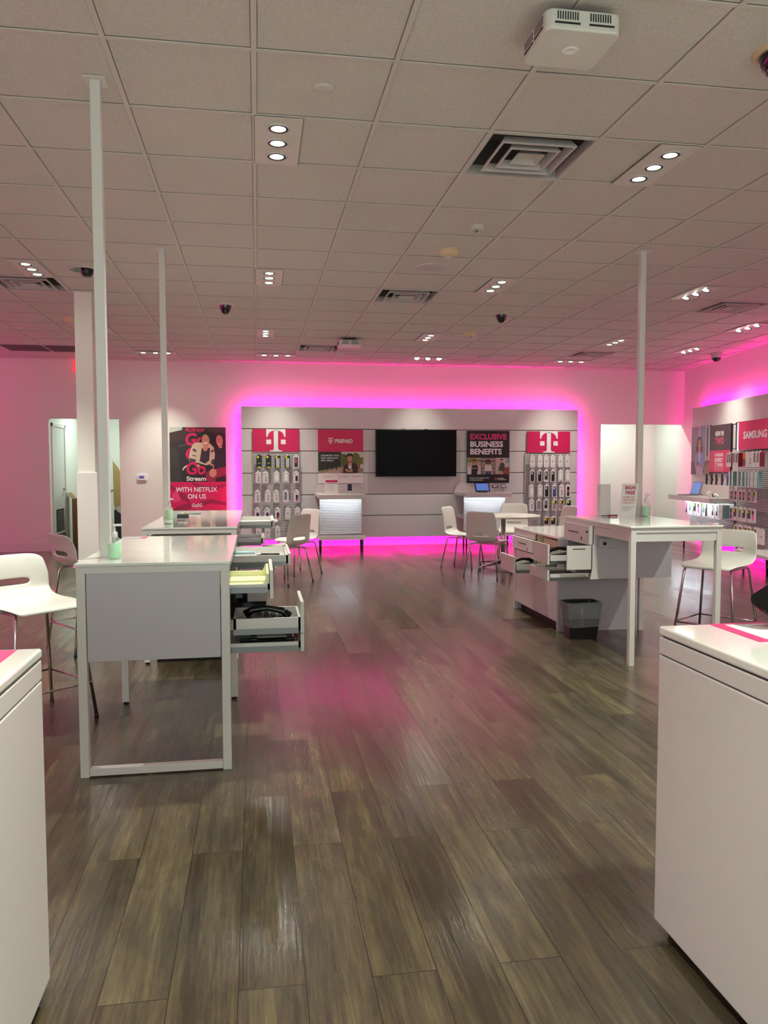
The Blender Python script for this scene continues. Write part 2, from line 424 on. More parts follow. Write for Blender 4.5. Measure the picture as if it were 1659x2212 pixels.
# ================================================================== LIGHTS IN THE CEILING
def spot(parent, loc, aim, power, size=1.5, blend=1.0, col=(0.95, 1.0, 0.86), n=0):
    l = bpy.data.lights.new('lamp_light', 'SPOT'); l.energy = power; l.spot_size = size; l.spot_blend = blend; l.shadow_soft_size = 0.04; l.color = col
    o = bpy.data.objects.new('lamp_light', l); COL.objects.link(o); o.parent = parent; o.location = loc
    d = Vector(aim)-Vector(loc); o.rotation_euler = d.to_track_quat('-Z', 'Y').to_euler(); return o
def make_fixture(tilt=0.0):
    """plate .244 x .61, local origin at its centre on the ceiling; long side along Y; tilt = lamps turned (radians)"""
    t = thing('ceiling_light', 'x', 'ceiling light', (0, 0, H))
    m = MB(); m.box(-0.121, 0.121, -0.304, 0.304, -0.011, -0.0085); m.box(-0.1245, 0.1245, -0.306, 0.306, -0.0085, -0.0075, 1); m.build('light_plate', [plate_m, edge_shadow_m], t)  # the wider dark sheet paints a shadow edge around the plate
    for k in range(3):
        y = -0.183+k*0.183
        m = MB(); m.lathe([(0.052, 0), (0.062, 0), (0.062, -0.003), (0.052, -0.008)], (0, y, -0.009), 28, cap=False)
        m.lathe([(0.052, -0.001), (0.05, -0.005), (0.038, -0.005), (0.038, 0.003)], (0, y, -0.012), 28, m=1, cap=False)
        M = Matrix.Translation((0, y, -0.012)) @ Matrix.Rotation(tilt, 4, 'Y') @ Matrix.Translation((0, -y, 0.012))
        if tilt: m.xform(M)
        m.build('lamp_ring', [grid_m, toe_m], t)
        m = MB(); m.lathe([(0.001, -0.001), (0.03, -0.002), (0.039, 0.001)], (0, y, -0.0135), 28, cap=False)
        if tilt:
            m.xform(M)
            h = MB(); h.lathe([(0.044, 0.0), (0.046, 0.045)], (0, y, -0.016), 24, cap=False); h.xform(M); h.build('lamp_housing', plenum_m, t)
        m.build('lamp', lamp_m, t)
    return t
fx0 = make_fixture(0); fxt = make_fixture(0.35)
used = {0: False, 1: False}
def put_fixture(col, row, transverse, label, tilted=False, power=1.0, aim=(0, 0, -1), n=1):
    src = fxt if tilted else fx0
    k = 1 if tilted else 0
    o = copy_tree(src) if used[k] else src; used[k] = True
    if transverse: o.location = (GX+(col+0.5)*P, GY+(row+0.8)*P, H); o.rotation_euler.z = PI/2
    else: o.location = (GX+(col+0.2)*P, GY+(row+0.5)*P, H); o.rotation_euler.z = 0
    o['label'] = label; o['group'] = 'recessed three-lamp ceiling lights'
    if transverse: a = (aim[1], -aim[0], aim[2])
    else: a = aim
    spot(o, (0, 0, -0.03), (a[0], a[1], a[2]), SPOT_W*3*power, 1.15 if transverse else 1.5)
    return o
LP = [
 (0, 1, 0, 'nearest recessed three-lamp light, left of the big square air diffuser', 0, 1.7, (-0.24, 0, -1)),
 (3.57, 1, 0, 'recessed three-lamp light to the right of the nearest square air diffuser', 0, 1, (0, 0, -1)),
 (0, 6, 0, 'second recessed three-lamp light in the column above the wall television', 0, 1.3, (-0.3, 0, -1)),
 (3.57, 6, 0, 'recessed three-lamp light above the dark dome camera nearest the right pole', 0, 1, (0, 0, -1)),
 (0, 11, 0, 'small recessed light, third in line towards the back wall', 0, 1, (0, 0, -1)),
 (3.57, 11, 0, 'recessed three-lamp light between the beige smoke detector and the small wireless box', 0, 1, (0, 0, -1)),
 (0, 14, 1, 'crosswise three-lamp light closest to the back wall, beside the small far air diffuser', 0, 0.62, (0, 0.42, -1)),
 (4, 14, 1, 'crosswise three-lamp light close to the back wall above the television', 1, 0.62, (0, 0.42, -1)),
 (7, 6, 0, 'tilted three-lamp light just left of the diffuser near the right edge', 1, 1, (0.3, 0, -1)),
 (8, 11, 0, 'three-lamp light just left of the right pole, in front of the far diffuser', 0, 1, (0, 0, -1)),
 (8, 14, 1, 'crosswise three-lamp light by the back wall, left of the right pole', 0, 0.62, (0, 0.42, -1)),
 (9.85, 8.8, 0, 'three-lamp light nearest the pink right wall at the picture edge', 1, 0.5, (0.4, 0, -1)),
 (10.4, 11.9, 0, 'tilted three-lamp light left of the white dome camera by the right wall', 1, 0.5, (0.4, 0, -1)),
 (-3.4, 6, 0, 'three-lamp light beside the left edge air diffuser', 0, 1, (0, 0, -1)),
 (-3.4, 11, 0, 'three-lamp light half hidden behind the near left white pole', 0, 1, (0, 0, -1)),
 (-3, 14, 1, 'crosswise three-lamp light behind the slim second left pole', 0, 1.15, (0, 0.42, -1)),
]
for q in LP: put_fixture(q[0], q[1], q[2], q[3], bool(q[4]), q[5], q[6])
# the same lights carry on over the part of the shop behind and beside the camera
for k, (cx_, rw_) in enumerate([(0, -4), (3.57, -4), (-3.4, 1), (-3.4, -4), (7, 1), (0, -9), (4, -9), (7, -4)]):
    o = put_fixture(cx_, rw_, 0, ['x']*1 and 'recessed three-lamp light over the front of the shop, outside the photo', False, 1)

# square louvred diffusers
def make_vent():
    t = thing('air_diffuser', 'x', 'air vent', (0, 0, H))
    h = P/2-0.008
    m = MB()
    m.box(-h, h, -h, h, 0.20, 0.21).box(-h, -h+0.004, -h, h, 0, 0.2).box(h-0.004, h, -h, h, 0, 0.2).box(-h, h, -h, -h+0.004, 0, 0.2).box(-h, h, h-0.004, h, 0, 0.2)
    m.build('plenum_box', plenum_m, t)
    m = MB()
    for (r0, z0, r1, z1) in ((0.297, -0.004, 0.283, 0.05), (0.213, -0.014, 0.186, 0.026), (0.145, -0.016, 0.118, 0.024)):
        n = len(m.v)
        for r, zz in ((r0, z0), (r0-0.014, z0-0.002), (r1, z1), (r1+0.002, z1+0.002), (r0-0.001, z0+0.004)):
            m.v += [(-r, -r, zz), (r, -r, zz), (r, r, zz), (-r, r, zz)]
        for a in range(5):
            b2 = (a+1) % 5
            for s_ in range(4):
                s2 = (s_+1) % 4; m.face([n+a*4+s_, n+a*4+s2, n+b2*4+s2, n+b2*4+s_], 0)
    m.build('louvre_rings', sheet_m, t)
    m = MB(); n = len(m.v)
    for r, zz in ((0.080, -0.014), (0.05, 0.012)): m.v += [(-r, -r, zz), (r, -r, zz), (r, r, zz), (-r, r, zz)]
    m.face([0, 1, 5, 4]); m.face([1, 2, 6, 5]); m.face([2, 3, 7, 6]); m.face([3, 0, 4, 7]); m.face([4, 5, 6, 7])
    m.build('centre_plate', sheet_m, t)
    m = MB(); m.lathe([(0.15, 0.199), (0.001, 0.1985)], (0, 0, 0), 28, cap=False); m.build('duct_opening', black_m, t)
    return t
vl = ['large square louvred air diffuser in the ceiling, the nearest one', 'middle square air diffuser in front of the second row of lights', 'small far air diffuser nearest the back wall on the left side',
      'square air diffuser cut off by the right picture edge', 'far air diffuser left of the slim right pole', 'square air diffuser at the left picture edge beside three lamps']
v0 = make_vent()
for k, ((i, j), lb) in enumerate(zip(VENTS, vl)):
    o = v0 if k == 0 else copy_tree(v0)
    o.location = (GX+(i+0.5)*P, GY+(j+0.5)*P, H); o['label'] = lb; o['group'] = 'square ceiling air diffusers'
# return grilles, far left
for k, i in enumerate((-6, -5)):
    t = thing('return_grille', ['dark return air grille in the far left ceiling, the outer of the two', 'dark return air grille in the far left ceiling, the one nearer the column'][k], 'air vent', (GX+(i+0.5)*P, GY+14.5*P, H), 0, 'dark return air grilles')
    m = MB(); m.box(-0.29, 0.29, -0.29, 0.29, -0.008, -0.0065); m.build('grille_face', toe_m, t)
    m = MB()
    for k2 in range(18): m.box(-0.28, 0.28, -0.28+k2*0.032, -0.27+k2*0.032, -0.013, -0.008)
    m.build('grille_blades', plenum_m, t)

# small devices on the ceiling
def disc(x, y, r, label, name='ceiling_cover_disc', m_=None):
    m = MB(); m.lathe([(r, 0), (r, -0.004), (r-0.006, -0.007), (0.001, -0.007)], (0, 0, 0), 28, cap=False)
    o = m.build(name, m_ or tile_m); o.location = (x, y, H-0.0002); return tag(o, label, 'cover disc', 'round ceiling cover discs')
for x, y, lb in ((0.326, 3.708, 'small round cover disc in front of the nearest ceiling light'), (0.315, 8.035, 'round cover disc behind the second ceiling light'),
                 (0.301, 11.62, 'round cover disc near the far air diffuser on the left'), (3.895, 7.998, 'round cover disc just left of the right pole'),
                 (3.902, 11.73, 'round cover disc near the back wall ceiling speaker'), (6.27, 11.623, 'round cover disc close to the right back corner'),
                 (-2.661, 11.484, 'round cover disc before the dark return grilles')):
    disc(x, y, 0.048, lb)
def dome_cam(x, y, label, r=0.085, drop=0.11, body=None, ring=None, flush=True):
    t = thing('dome_camera', label, 'security camera', (x, y, H), 0, 'ceiling dome cameras')
    m = MB()
    if flush: m.lathe([(r*1.25, 0), (r*1.25, -0.006), (r*1.15, -0.014), (r*0.9, -0.016), (r*0.88, -0.004)], (0, 0, 0), 32, cap=False)
    else: m.lathe([(r*1.02, 0), (r*1.05, -0.01), (r*1.0, -0.075), (r*0.98, -0.08), (r*0.9, -0.08)], (0, 0, 0), 32, cap=False)
    m.build('camera_housing', ring or sheet_m, t)
    z0 = -0.012 if flush else -0.08
    m = MB(); m.lathe([(r*0.9, z0), (r*0.84, z0-drop*0.35), (r*0.7, z0-drop*0.6), (r*0.45, z0-drop*0.86), (r*0.2, z0-drop*0.98), (0.001, z0-drop)], (0, 0, 0), 32, cap=False)
    m.build('dome', body or glassdark_m, t)
    return t
dome_cam(2.20, 3.09, 'large beige-ringed smoked dome camera cut off by the upper right picture edge', 0.085, 0.10, ring=mat('beige_ring', (206, 182, 146), 0.4))
dome_cam(-0.322, 8.706, 'black dome camera left of the second ceiling light', 0.072, 0.095)
dome_cam(2.793, 8.739, 'black dome camera under the right-hand second light', 0.072, 0.095)
dome_cam(7.05, 11.2, 'white-bodied dome camera hanging close to the pink right wall', 0.075, 0.06, flush=False)
t = thing('dome_camera', 'open recessed camera in a wide white ring behind the near left pole', 'security camera', (-1.508, 7.365, H), 0, 'ceiling dome cameras')
m = MB(); m.lathe([(0.15, 0), (0.15, -0.006), (0.14, -0.012), (0.118, -0.012), (0.115, -0.003)], (0, 0, 0), 32, cap=False); m.build('camera_housing', sheet_m, t)
m = MB(); m.lathe([(0.115, -0.004), (0.001, -0.0035)], (0, 0, 0), 28, cap=False); m.build('recess', black_m, t)
m = MB(); m.lathe([(0.05, -0.004), (0.05, -0.04), (0.035, -0.06), (0.001, -0.062)], (0.03, 0, 0), 20, cap=False); m.build('lens_ball', dark_m, t)
# mini camera, smoke detectors, sprinkler speaker
t = thing('mini_camera', 'small white round camera with a clear bulb, behind the nearest diffuser', 'security camera', (1.60, 5.604, H))
m = MB(); m.lathe([(0.052, 0), (0.054, -0.012), (0.05, -0.026), (0.042, -0.03), (0.001, -0.031)], (0, 0, 0), 28, cap=False); m.build('camera_housing', grid_m, t)
m = MB(); m.lathe([(0.024, -0.03), (0.026, -0.045), (0.018, -0.06), (0.001, -0.066)], (0, 0, 0), 20, cap=False); m.build('bulb', clear_m, t)
m = MB(); m.lathe([(0.012, -0.031), (0.012, -0.045), (0.001, -0.048)], (0, 0, 0), 14, cap=False); m.build('lens', black_m, t)
beige_m = mat('aged_beige_plastic', (220, 198, 156), 0.5)
t = thing('smoke_detector', 'yellowed beige smoke detector with clear tip, in front of the ceiling speaker', 'smoke detector', (1.55, 6.252, H), 0, 'smoke detectors')
m = MB(); m.lathe([(0.078, 0), (0.08, -0.02), (0.07, -0.04), (0.05, -0.046), (0.001, -0.047)], (0, 0, 0), 28, cap=False); m.build('detector_body', beige_m, t)
m = MB(); m.lathe([(0.026, -0.046), (0.026, -0.07), (0.001, -0.078)], (0, 0, 0), 16, cap=False); m.build('sensor_tip', clear_m, t)
t = copy_tree(t); t.location = (2.775, 9.998, H); t['label'] = 'beige smoke detector behind the dome camera under the right lights'
t = copy_tree(t); t.location = (-2.16, 9.795, H); t['label'] = 'flat beige smoke detector left of the column top'
def speaker(x, y, label):
    t = thing('ceiling_speaker', label, 'speaker', (x, y, H), 0, 'flat ceiling speakers')
    m = MB(); m.lathe([(0.155, 0), (0.155, -0.004), (0.14, -0.01), (0.09, -0.011)], (0, 0, 0), 36, cap=False); m.build('speaker_rim', sheet_m, t)
    m = MB(); m.lathe([(0.092, -0.010), (0.001, -0.0105)], (0, 0, 0), 28, cap=False); m.build('speaker_grille', lgrey_m, t)
speaker(1.548, 6.819, 'round flat ceiling speaker behind the yellowed smoke detector')
speaker(1.524, 12.351, 'round flat ceiling speaker near the back wall')
t = thing('ceiling_speaker', 'flat grey round speaker nearest the back wall above the black poster', 'speaker', (3.629, 12.133, H), 0, 'flat ceiling speakers')
m = MB(); m.lathe([(0.14, 0), (0.14, -0.02), (0.1, -0.035), (0.001, -0.036)], (0, 0, 0), 28, cap=False); m.build('speaker_body', lgrey_m, t)

def wifi(x, y, label):
    t = thing('wireless_box', label, 'wireless access box', (x, y, H), 0, 'white wireless boxes on the ceiling')
    m = MB(); m.prismz(rrect(-0.15, 0.15, -0.13, 0.15, 0.035, 5), -0.115, -0.038); m.build('box_shell', shell_m, t, bevel=0.008, bseg=3)
    m = MB(); m.box(-0.08, 0.08, -0.06, 0.06, -0.04, -0.008); m.build('mount', toe_m, t)
    m = MB()
    for k in range(9):
        for sx in (-1, 1): m.box(sx*0.065-0.043+k*0.0098, sx*0.065-0.0395+k*0.0098, -0.1335, -0.129, -0.078, -0.05)
    for sx in (-1, 1): m.box(sx*0.068-0.05, sx*0.068+0.05, -0.1335, -0.129, -0.094, -0.088)
    for k in range(2):
        m.box(-0.1535, -0.149, -0.09+k*0.11, 0.0+k*0.11, -0.094, -0.089); m.box(-0.1525, -0.149, -0.09+k*0.11, 0.0+k*0.11, -0.078, -0.05, 1)
    m.build('vent_slots', [toe_m, grey_m], t)
    m = MB(); m.lathe([(0.034, -0.114), (0.03, -0.118), (0.018, -0.119), (0.014, -0.116), (0.001, -0.116)], (0.0, 0.01, 0), 24, cap=False); m.build('status_ring', pw_m, t)
wifi(1.235, 3.00, 'white rounded wireless box with slotted sides, at the top of the picture')
wifi(1.26, 10.719, 'small white wireless box near the back wall beside the far diffuser')

# ================================================================== POSTS
def post(x, y, z0, label, cx, cy):
    t = thing('support_pole', label, 'pole', (x, y, z0), 0, 'slim white poles from desk to ceiling')
    m = MB(); m.box(-0.023, 0.023, -0.023, 0.023, 0, H-z0-0.006); m.build('pole_tube', white_m, t, bevel=0.003)
    m = MB(); m.box(-0.05+cx, 0.05+cx, -0.05+cy, 0.05+cy, H-z0-0.008, H-z0-0.002); m.build('ceiling_plate', white_m, t)
post(-0.706, 3.80, 0.964, 'nearest white square pole rising from the front left tall desk', 0, 0)
post(-0.738, 6.55, 0.964, 'second white pole, rising from the tall desk behind the front left one', 0, 0)
post(3.131, 6.05, 0.975, 'white square pole rising from the right tall desk', 0, 0)

# ================================================================== BACK DISPLAY WALL
YF = 13.29
def display_wall(x0, x1, zc, seams, name_label, local=None):
    """wall panelling with dark reveal grooves and an LED strip behind its edge; built in a frame facing -Y with the wall at y=0"""
    t = thing('display_wall', name_label, 'display wall')
    d = 0.15
    zs = [0.16, 0.54, 0.905, 1.275, 1.65, 2.022, 2.392]
    m = MB(); m.box(x0+0.002, x1-0.002, -d+0.012, -0.128, 0.163, 2.389); m.build('backing_panel', groove_m, t)
    xs = [x0] + seams + [x1]
    k = 0
    for i in range(len(zs)-1):
        for j in range(len(xs)-1):
            m = MB(); gz0 = 0.0 if i == 0 else 0.006; gz1 = 0.0 if i == len(zs)-2 else 0.006
            m.box(xs[j]+0.0006, xs[j+1]-0.0006, -d, -d+0.014, zs[i]+gz0, zs[i+1]-gz1); m.build('wall_tile', panel_m, t, bevel=0.001, bseg=1)
    m = MB()
    m.box(x0, x1, -d+0.002, -0.126, 2.388, 2.392).box(x0, x0+0.004, -d+0.002, -0.126, 0.16, 2.388).box(x1-0.004, x1, -d+0.002, -0.126, 0.16, 2.388)
    m.build('edge_trim', white_m, t)
    m = MB(); e = 0.012
    m.box(x0+0.05, x1-0.05, -0.120, -0.108, 2.325, 2.340)
    m.box(x0+0.050, x0+0.062, -0.120, -0.108, 0.25, 2.32).box(x1-0.062, x1-0.050, -0.120, -0.108, 0.25, 2.32)
    m.box(x0+0.05, x1-0.05, -0.120, -0.108, 0.205, 0.217)
    m.build('led_strip', halo_m if name_label.find('outside')<0 else halo2_m, t)
    return t
dw = display_wall(-0.26, 5.69, 0, [2.117, 4.515], 'wide white panelled display wall with magenta glow around its edges, holding the television')
dw.location = (0, YB, 0)
dw2 = display_wall(0.86, 9.4, 0, [3.25, 5.65, 8.05], 'white panelled display wall with pink glow on the right side wall')
dw2.location = (RP.x, RP.y, 0); dw2.rotation_euler.z = RTH
dw3 = display_wall(1.0, 10.0, 0, [3.4, 5.8, 8.2], 'panelled display wall with pink glow on the left side wall, outside the photo')
dw3.location = (XL, 2.9, 0); dw3.rotation_euler.z = PI/2   # local +x runs along +Y, local -Y faces +X

# ------- generic frame for wall items: F(x, z) lives in a local frame facing -Y
class Frame:
    def __init__(s, ox, oy, rot): s.o = (ox, oy); s.r = rot
    def loc(s, x, y, z): c_, s_ = math.cos(s.r), math.sin(s.r); return (s.o[0]+x*c_-y*s_, s.o[1]+x*s_+y*c_, z)
FB = Frame(0, YB-0.05, 0); FR = Frame(RP.x+RN.x*0.05, RP.y+RN.y*0.05, RTH)

# slatwall units ----------------------------------------------------
gap_grey = mat('slat_gap', (84, 78, 82), 0.6)
def slatwall(fr, x0, x1, z0, z1, off, label, name='slatwall_panel', pitch=0.027, pegs=(), frame_m=None, slat_m=None, gap_m=None):
    t = thing(name, label, 'slatwall', fr.loc(x0, -off, 0), fr.r)
    w_ = x1-x0
    m = MB(); m.box(0, w_, 0.0, 0.016, z0, z1); m.build('slat_backing', gap_m or gap_grey, t)
    m = MB(); z = z0
    while z < z1-pitch*0.6:
        m.box(0.004, w_-0.004, -0.006, 0.001, z+0.004, z+pitch-0.005); z += pitch
    m.build('slats', slat_m or panel_m, t)
    m = MB(); m.box(-0.004, 0.004, -0.012, 0.016, z0, z1).box(w_-0.004, w_+0.004, -0.012, 0.016, z0, z1); m.build('side_trim', lgrey_m, t)
    pm = None
    for (px, pz, ln) in pegs:
        m = MB(); m.tube([(px-x0, 0, pz), (px-x0, -ln, pz+0.004), (px-x0, -ln-0.01, pz+0.014)], 0.0025, 6); m.build('peg_hook', chrome_m, t)
    return t

# packages ----------------------------------------------------------
pk_cache = {}
def make_pack(style, w_, h_, d_=0.022):
    key = (style, round(w_, 3), round(h_, 3), d_)
    if key in pk_cache: return copy_tree(pk_cache[key]), True
    t = thing('phone_case_pack', 'x', 'phone case package')
    body = {'blackyellow': dark_m, 'clearyellow': dark_m, 'boxteal': card_m}.get(style, card_m)
    m = MB()
    if style == 'slim': m.box(-w_/2, w_/2, -d_, 0, -h_, 0)
    else: m.prism(rrect(-w_/2, w_/2, -h_, 0, 0.006, 2), -d_, 0)
    m.build('pack_box', body, t)
    m = MB(); m.prism([(-w_*0.22, 0.0), (w_*0.22, 0.0), (w_*0.16, 0.022), (-w_*0.16, 0.022)], -d_*0.6, -d_*0.6+0.0015); m.build('hang_tab', pw_m if style != 'blackyellow' else dark_m, t)
    a = MB(); y = -d_-0.0008; mats = []
    def mi(mm):
        if mm not in mats: mats.append(mm)
        return mats.index(mm)
    def pr(x0, x1, z0, z1, mm, r=0.006, dy=0.004):
        a.prism(rrect(x0*w_, x1*w_, -h_+z0*h_, -h_+z1*h_, r, 3), y-dy, y+0.001, mi(mm))
    yel = flatmat((226, 214, 30)); yel_s = 0.0
    if style == 'blackyellow':
        pr(-0.40, -0.02, 0.80, 0.97, yel, 0.008, 0.002); pr(-0.25, 0.3, 0.36, 0.44, flatmat((150, 160, 40)), 0.003, 0.001); pr(-0.3, 0.35, 0.03, 0.13, flatmat((200, 200, 40)), 0.003, 0.001)
    elif style == 'clearyellow':
        pr(-0.40, -0.02, 0.80, 0.97, yel, 0.008, 0.002); pr(-0.28, 0.36, 0.16, 0.80, lgrey_m); pr(-0.28, 0.36, 0.05, 0.15, flatmat((220, 214, 90)), 0.003, 0.001)
    elif style == 'pinkcase': pr(-0.32, 0.32, 0.10, 0.86, flatmat((70, 30, 50)), 0.01); pr(-0.18, 0.1, 0.4, 0.8, flatmat((210, 90, 150)), 0.01, 0.005)
    elif style == 'charger': pr(-0.05, 0.22, 0.18, 0.62, grey_m, 0.004); pr(-0.02, 0.18, 0.24, 0.55, lgrey_m, 0.003, 0.006); pr(-0.4, 0.2, 0.80, 0.84, grey_m, 0.001, 0.0006)
    elif style == 'clearcase': pr(-0.36, 0.36, 0.08, 0.90, lgrey_m, 0.012, 0.003); pr(-0.27, 0.27, 0.14, 0.82, flatmat((232, 230, 232)), 0.008, 0.005)
    elif style == 'darkcase': pr(-0.34, 0.34, 0.06, 0.92, dark_m, 0.012, 0.004); pr(-0.28, 0.06, 0.66, 0.86, lgrey_m, 0.006, 0.007)
    elif style == 'bluecase': pr(-0.34, 0.34, 0.06, 0.92, flatmat((50, 70, 130)), 0.012, 0.004); pr(-0.28, 0.06, 0.66, 0.86, lgrey_m, 0.006, 0.007)
    elif style == 'smalldark': pr(-0.12, 0.30, 0.18, 0.66, dark_m, 0.004); pr(-0.4, 0.0, 0.84, 0.90, grey_m, 0.001, 0.0006)
    elif style == 'purple': pr(-0.15, 0.3, 0.12, 0.62, flatmat((60, 24, 90)), 0.004); pr(0.0, 0.3, 0.10, 0.3, flatmat((200, 80, 110)), 0.003, 0.006); pr(-0.4, 0.0, 0.84, 0.90, grey_m, 0.001, 0.0006)
    elif style == 'phone': pr(-0.30, 0.16, 0.20, 0.88, flatmat((110, 122, 140)), 0.006)
    elif style == 'number': pr(-0.16, -0.04, 0.46, 0.58, grey_m, 0.002, 0.0006); pr(0.0, 0.12, 0.46, 0.58, grey_m, 0.002, 0.0006); pr(-0.2, 0.2, 0.14, 0.18, lgrey_m, 0.001, 0.0006)
    elif style == 'redblack': pr(-0.25, 0.25, 0.60, 0.88, dark_m, 0.004); pr(-0.25, 0.25, 0.46, 0.58, flatmat((190, 30, 50)), 0.003); pr(-0.25, 0.25, 0.12, 0.42, dark_m, 0.004)
    elif style == 'mauve': pr(-0.42, 0.42, 0.62, 0.92, dark_m, 0.006, 0.003); pr(-0.38, 0.38, 0.14, 0.60, flatmat((168, 130, 140)), 0.008); pr(-0.40, 0.05, 0.66, 0.88, yel, 0.008, 0.006)
    elif style == 'darkyellow': pr(-0.42, 0.42, 0.30, 0.92, dark_m, 0.008); pr(-0.40, 0.05, 0.66, 0.88, yel, 0.008, 0.006)
    elif style == 'hand': pr(-0.3, 0.3, 0.2, 0.92, flatmat((24, 20, 22)), 0.012); pr(-0.2, 0.05, 0.5, 0.85, lgrey_m, 0.005, 0.006)
    elif style == 'greybox': pr(-0.34, 0.34, 0.1, 0.9, grey_m, 0.02, 0.003)
    elif style == 'boxred': pr(-0.32, 0.32, 0.3, 0.95, flatmat((120, 118, 120)), 0.004, 0.001)
    elif style == 'orange': pr(-0.46, 0.46, 0.55, 0.98, flatmat((222, 130, 40)), 0.003, 0.001); pr(-0.46, 0.46, 0.02, 0.54, flatmat((150, 50, 40)), 0.003, 0.001); pr(-0.2, 0.2, 0.2, 0.6, flatmat((110, 80, 80)), 0.01, 0.002)
    elif style == 'slim': pr(-0.2, 0.2, 0.45, 0.6, flatmat((200, 180, 170)), 0.002, 0.0006)
    elif style == 'pink': pr(-0.30, 0.30, 0.62, 0.90, dark_m, 0.005); pr(-0.12, 0.28, 0.22, 0.66, flatmat((250, 70, 170)), 0.006)
    elif style == 'tealcase': pr(-0.3, 0.3, 0.30, 0.86, flatmat((90, 120, 116)), 0.008); pr(-0.36, 0.0, 0.78, 0.93, yel, 0.006, 0.006)
    if a.v: a.build('pack_print', mats, t)
    if style in ('slim', 'boxred'):
        sidec = flatmat((112, 158, 156)) if style == 'slim' else flatmat((120, 20, 40))
        m = MB(); m.box(w_/2-0.0002, w_/2+0.0012, -d_*0.98, 0, -h_, 0).box(-w_/2-0.0012, -w_/2+0.0002, -d_*0.98, 0, -h_, 0); m.build('pack_side', sidec, t)
    pk_cache[key] = t
    return t, False
WORDS = {'blackyellow': ('black pack with yellow badge', 1), 'clearyellow': ('clear case pack with yellow badge', 1), 'pinkcase': ('dark and pink case pack', 1),
 'charger': ('grey charger pack', 1), 'clearcase': ('clear case pack', 1), 'darkcase': ('black case pack', 1), 'bluecase': ('dark blue case pack', 1),
 'smalldark': ('small dark gadget pack', 1), 'purple': ('purple and pink pack', 1), 'phone': ('pack picturing a phone', 1), 'number': ('plain off-white pack', 1),
 'redblack': ('red and black pack', 1), 'mauve': ('mauve yellow-badged pack', 1), 'darkyellow': ('dark yellow-badged pack', 1), 'hand': ('black gripping holder pack', 1),
 'greybox': ('rounded grey case pack', 1), 'boxred': ('white box, dark red side', 1), 'orange': ('orange and red box', 1), 'slim': ('slim teal-sided box', 1), 'pink': ('bright pink item pack', 1), 'tealcase': ('green case pack', 1)}
ORD = ['first', 'second', 'third', 'fourth', 'fifth', 'sixth', 'seventh', 'eighth', 'ninth', 'tenth', 'eleventh', 'twelfth']
def pack_row(fr, items, styles, off, where, group, w_=0.10, depth_out=0.0, d_=0.022, yaw=0):
    for k, ((x, z1, z0), st) in enumerate(zip(items, styles)):
        o, cp = make_pack(st, w_, round(z1-z0, 2), d_)
        o.location = fr.loc(x, -off-0.035*(k % 2)*0.3, z1); o.rotation_euler = (0, 0, fr.r+yaw)
        o['label'] = '%s, %s from left, %s' % (WORDS[st][0], ORD[k], where)
        o['category'] = 'phone case package'; o['group'] = group

# left slatwall of the back wall
T1R = [([.031, .186, .336, .497, .644], 1.568, 1.361, ['blackyellow', 'blackyellow', 'clearyellow', 'clearyellow', 'pinkcase'], 'top row'),
       ([.013, .135, .318, .475, .642], 1.292, 1.110, ['charger', 'charger', 'clearcase', 'clearcase', 'smalldark'], 'second row'),
       ([-.002, .165, .308, .469, .647], 0.982, 0.795, ['charger', 'charger', 'charger', 'phone', 'purple'], 'third row'),
       ([-.009, .152, .328, .498, .660], 0.688, 0.495, ['purple', 'purple', 'purple', 'number', 'number'], 'fourth row'),
       ([.011, .156, .328], 0.378, 0.183, ['number', 'number', 'number'], 'lowest row')]
T2R = [([4.80, 4.937, 5.056, 5.173, 5.323, 5.449], 1.568, 1.369, ['number']*6, 'top row'),
       ([4.80, 4.932, 5.056, 5.18, 5.326, 5.456], 1.309, 1.104, ['darkcase', 'darkcase', 'hand', 'darkcase', 'clearcase', 'clearcase'], 'second row'),
       ([4.785, 4.942, 5.068, 5.209, 5.347, 5.465], 1.047, 0.84, ['clearcase', 'clearcase', 'darkcase', 'bluecase', 'charger', 'redblack'], 'third row'),
       ([4.791, 4.924, 5.057, 5.212, 5.341, 5.48], 0.791, 0.606, ['charger', 'greybox', 'hand', 'mauve', 'mauve', 'darkyellow'], 'fourth row'),
       ([5.069, 5.19, 5.345], 0.482, 0.30, ['darkyellow', 'darkyellow', 'darkyellow'], 'lowest row')]
slatwall(FB, -0.073, 0.712, 0.15, 1.627, 0.12, 'slatted merchandise panel under the left T sign', pegs=[(x, z+0.012, 0.068) for xs, z, _, _, _ in T1R for x in xs])
slatwall(FB, 4.697, 5.54, 0.15, 1.61, 0.12, 'slatted merchandise panel under the right T sign', pegs=[(x, z+0.012, 0.068) for xs, z, _, _, _ in T2R for x in xs])
for xs, z1, z0, st, wh in T1R: pack_row(FB, [(x, z1, z0) for x in xs], st, 0.20, wh+' under left T sign', 'packages under the left T sign', 0.092)
for xs, z1, z0, st, wh in T2R: pack_row(FB, [(x, z1, z0) for x in xs], st, 0.20, wh+' under right T sign', 'packages under the right T sign', 0.088)

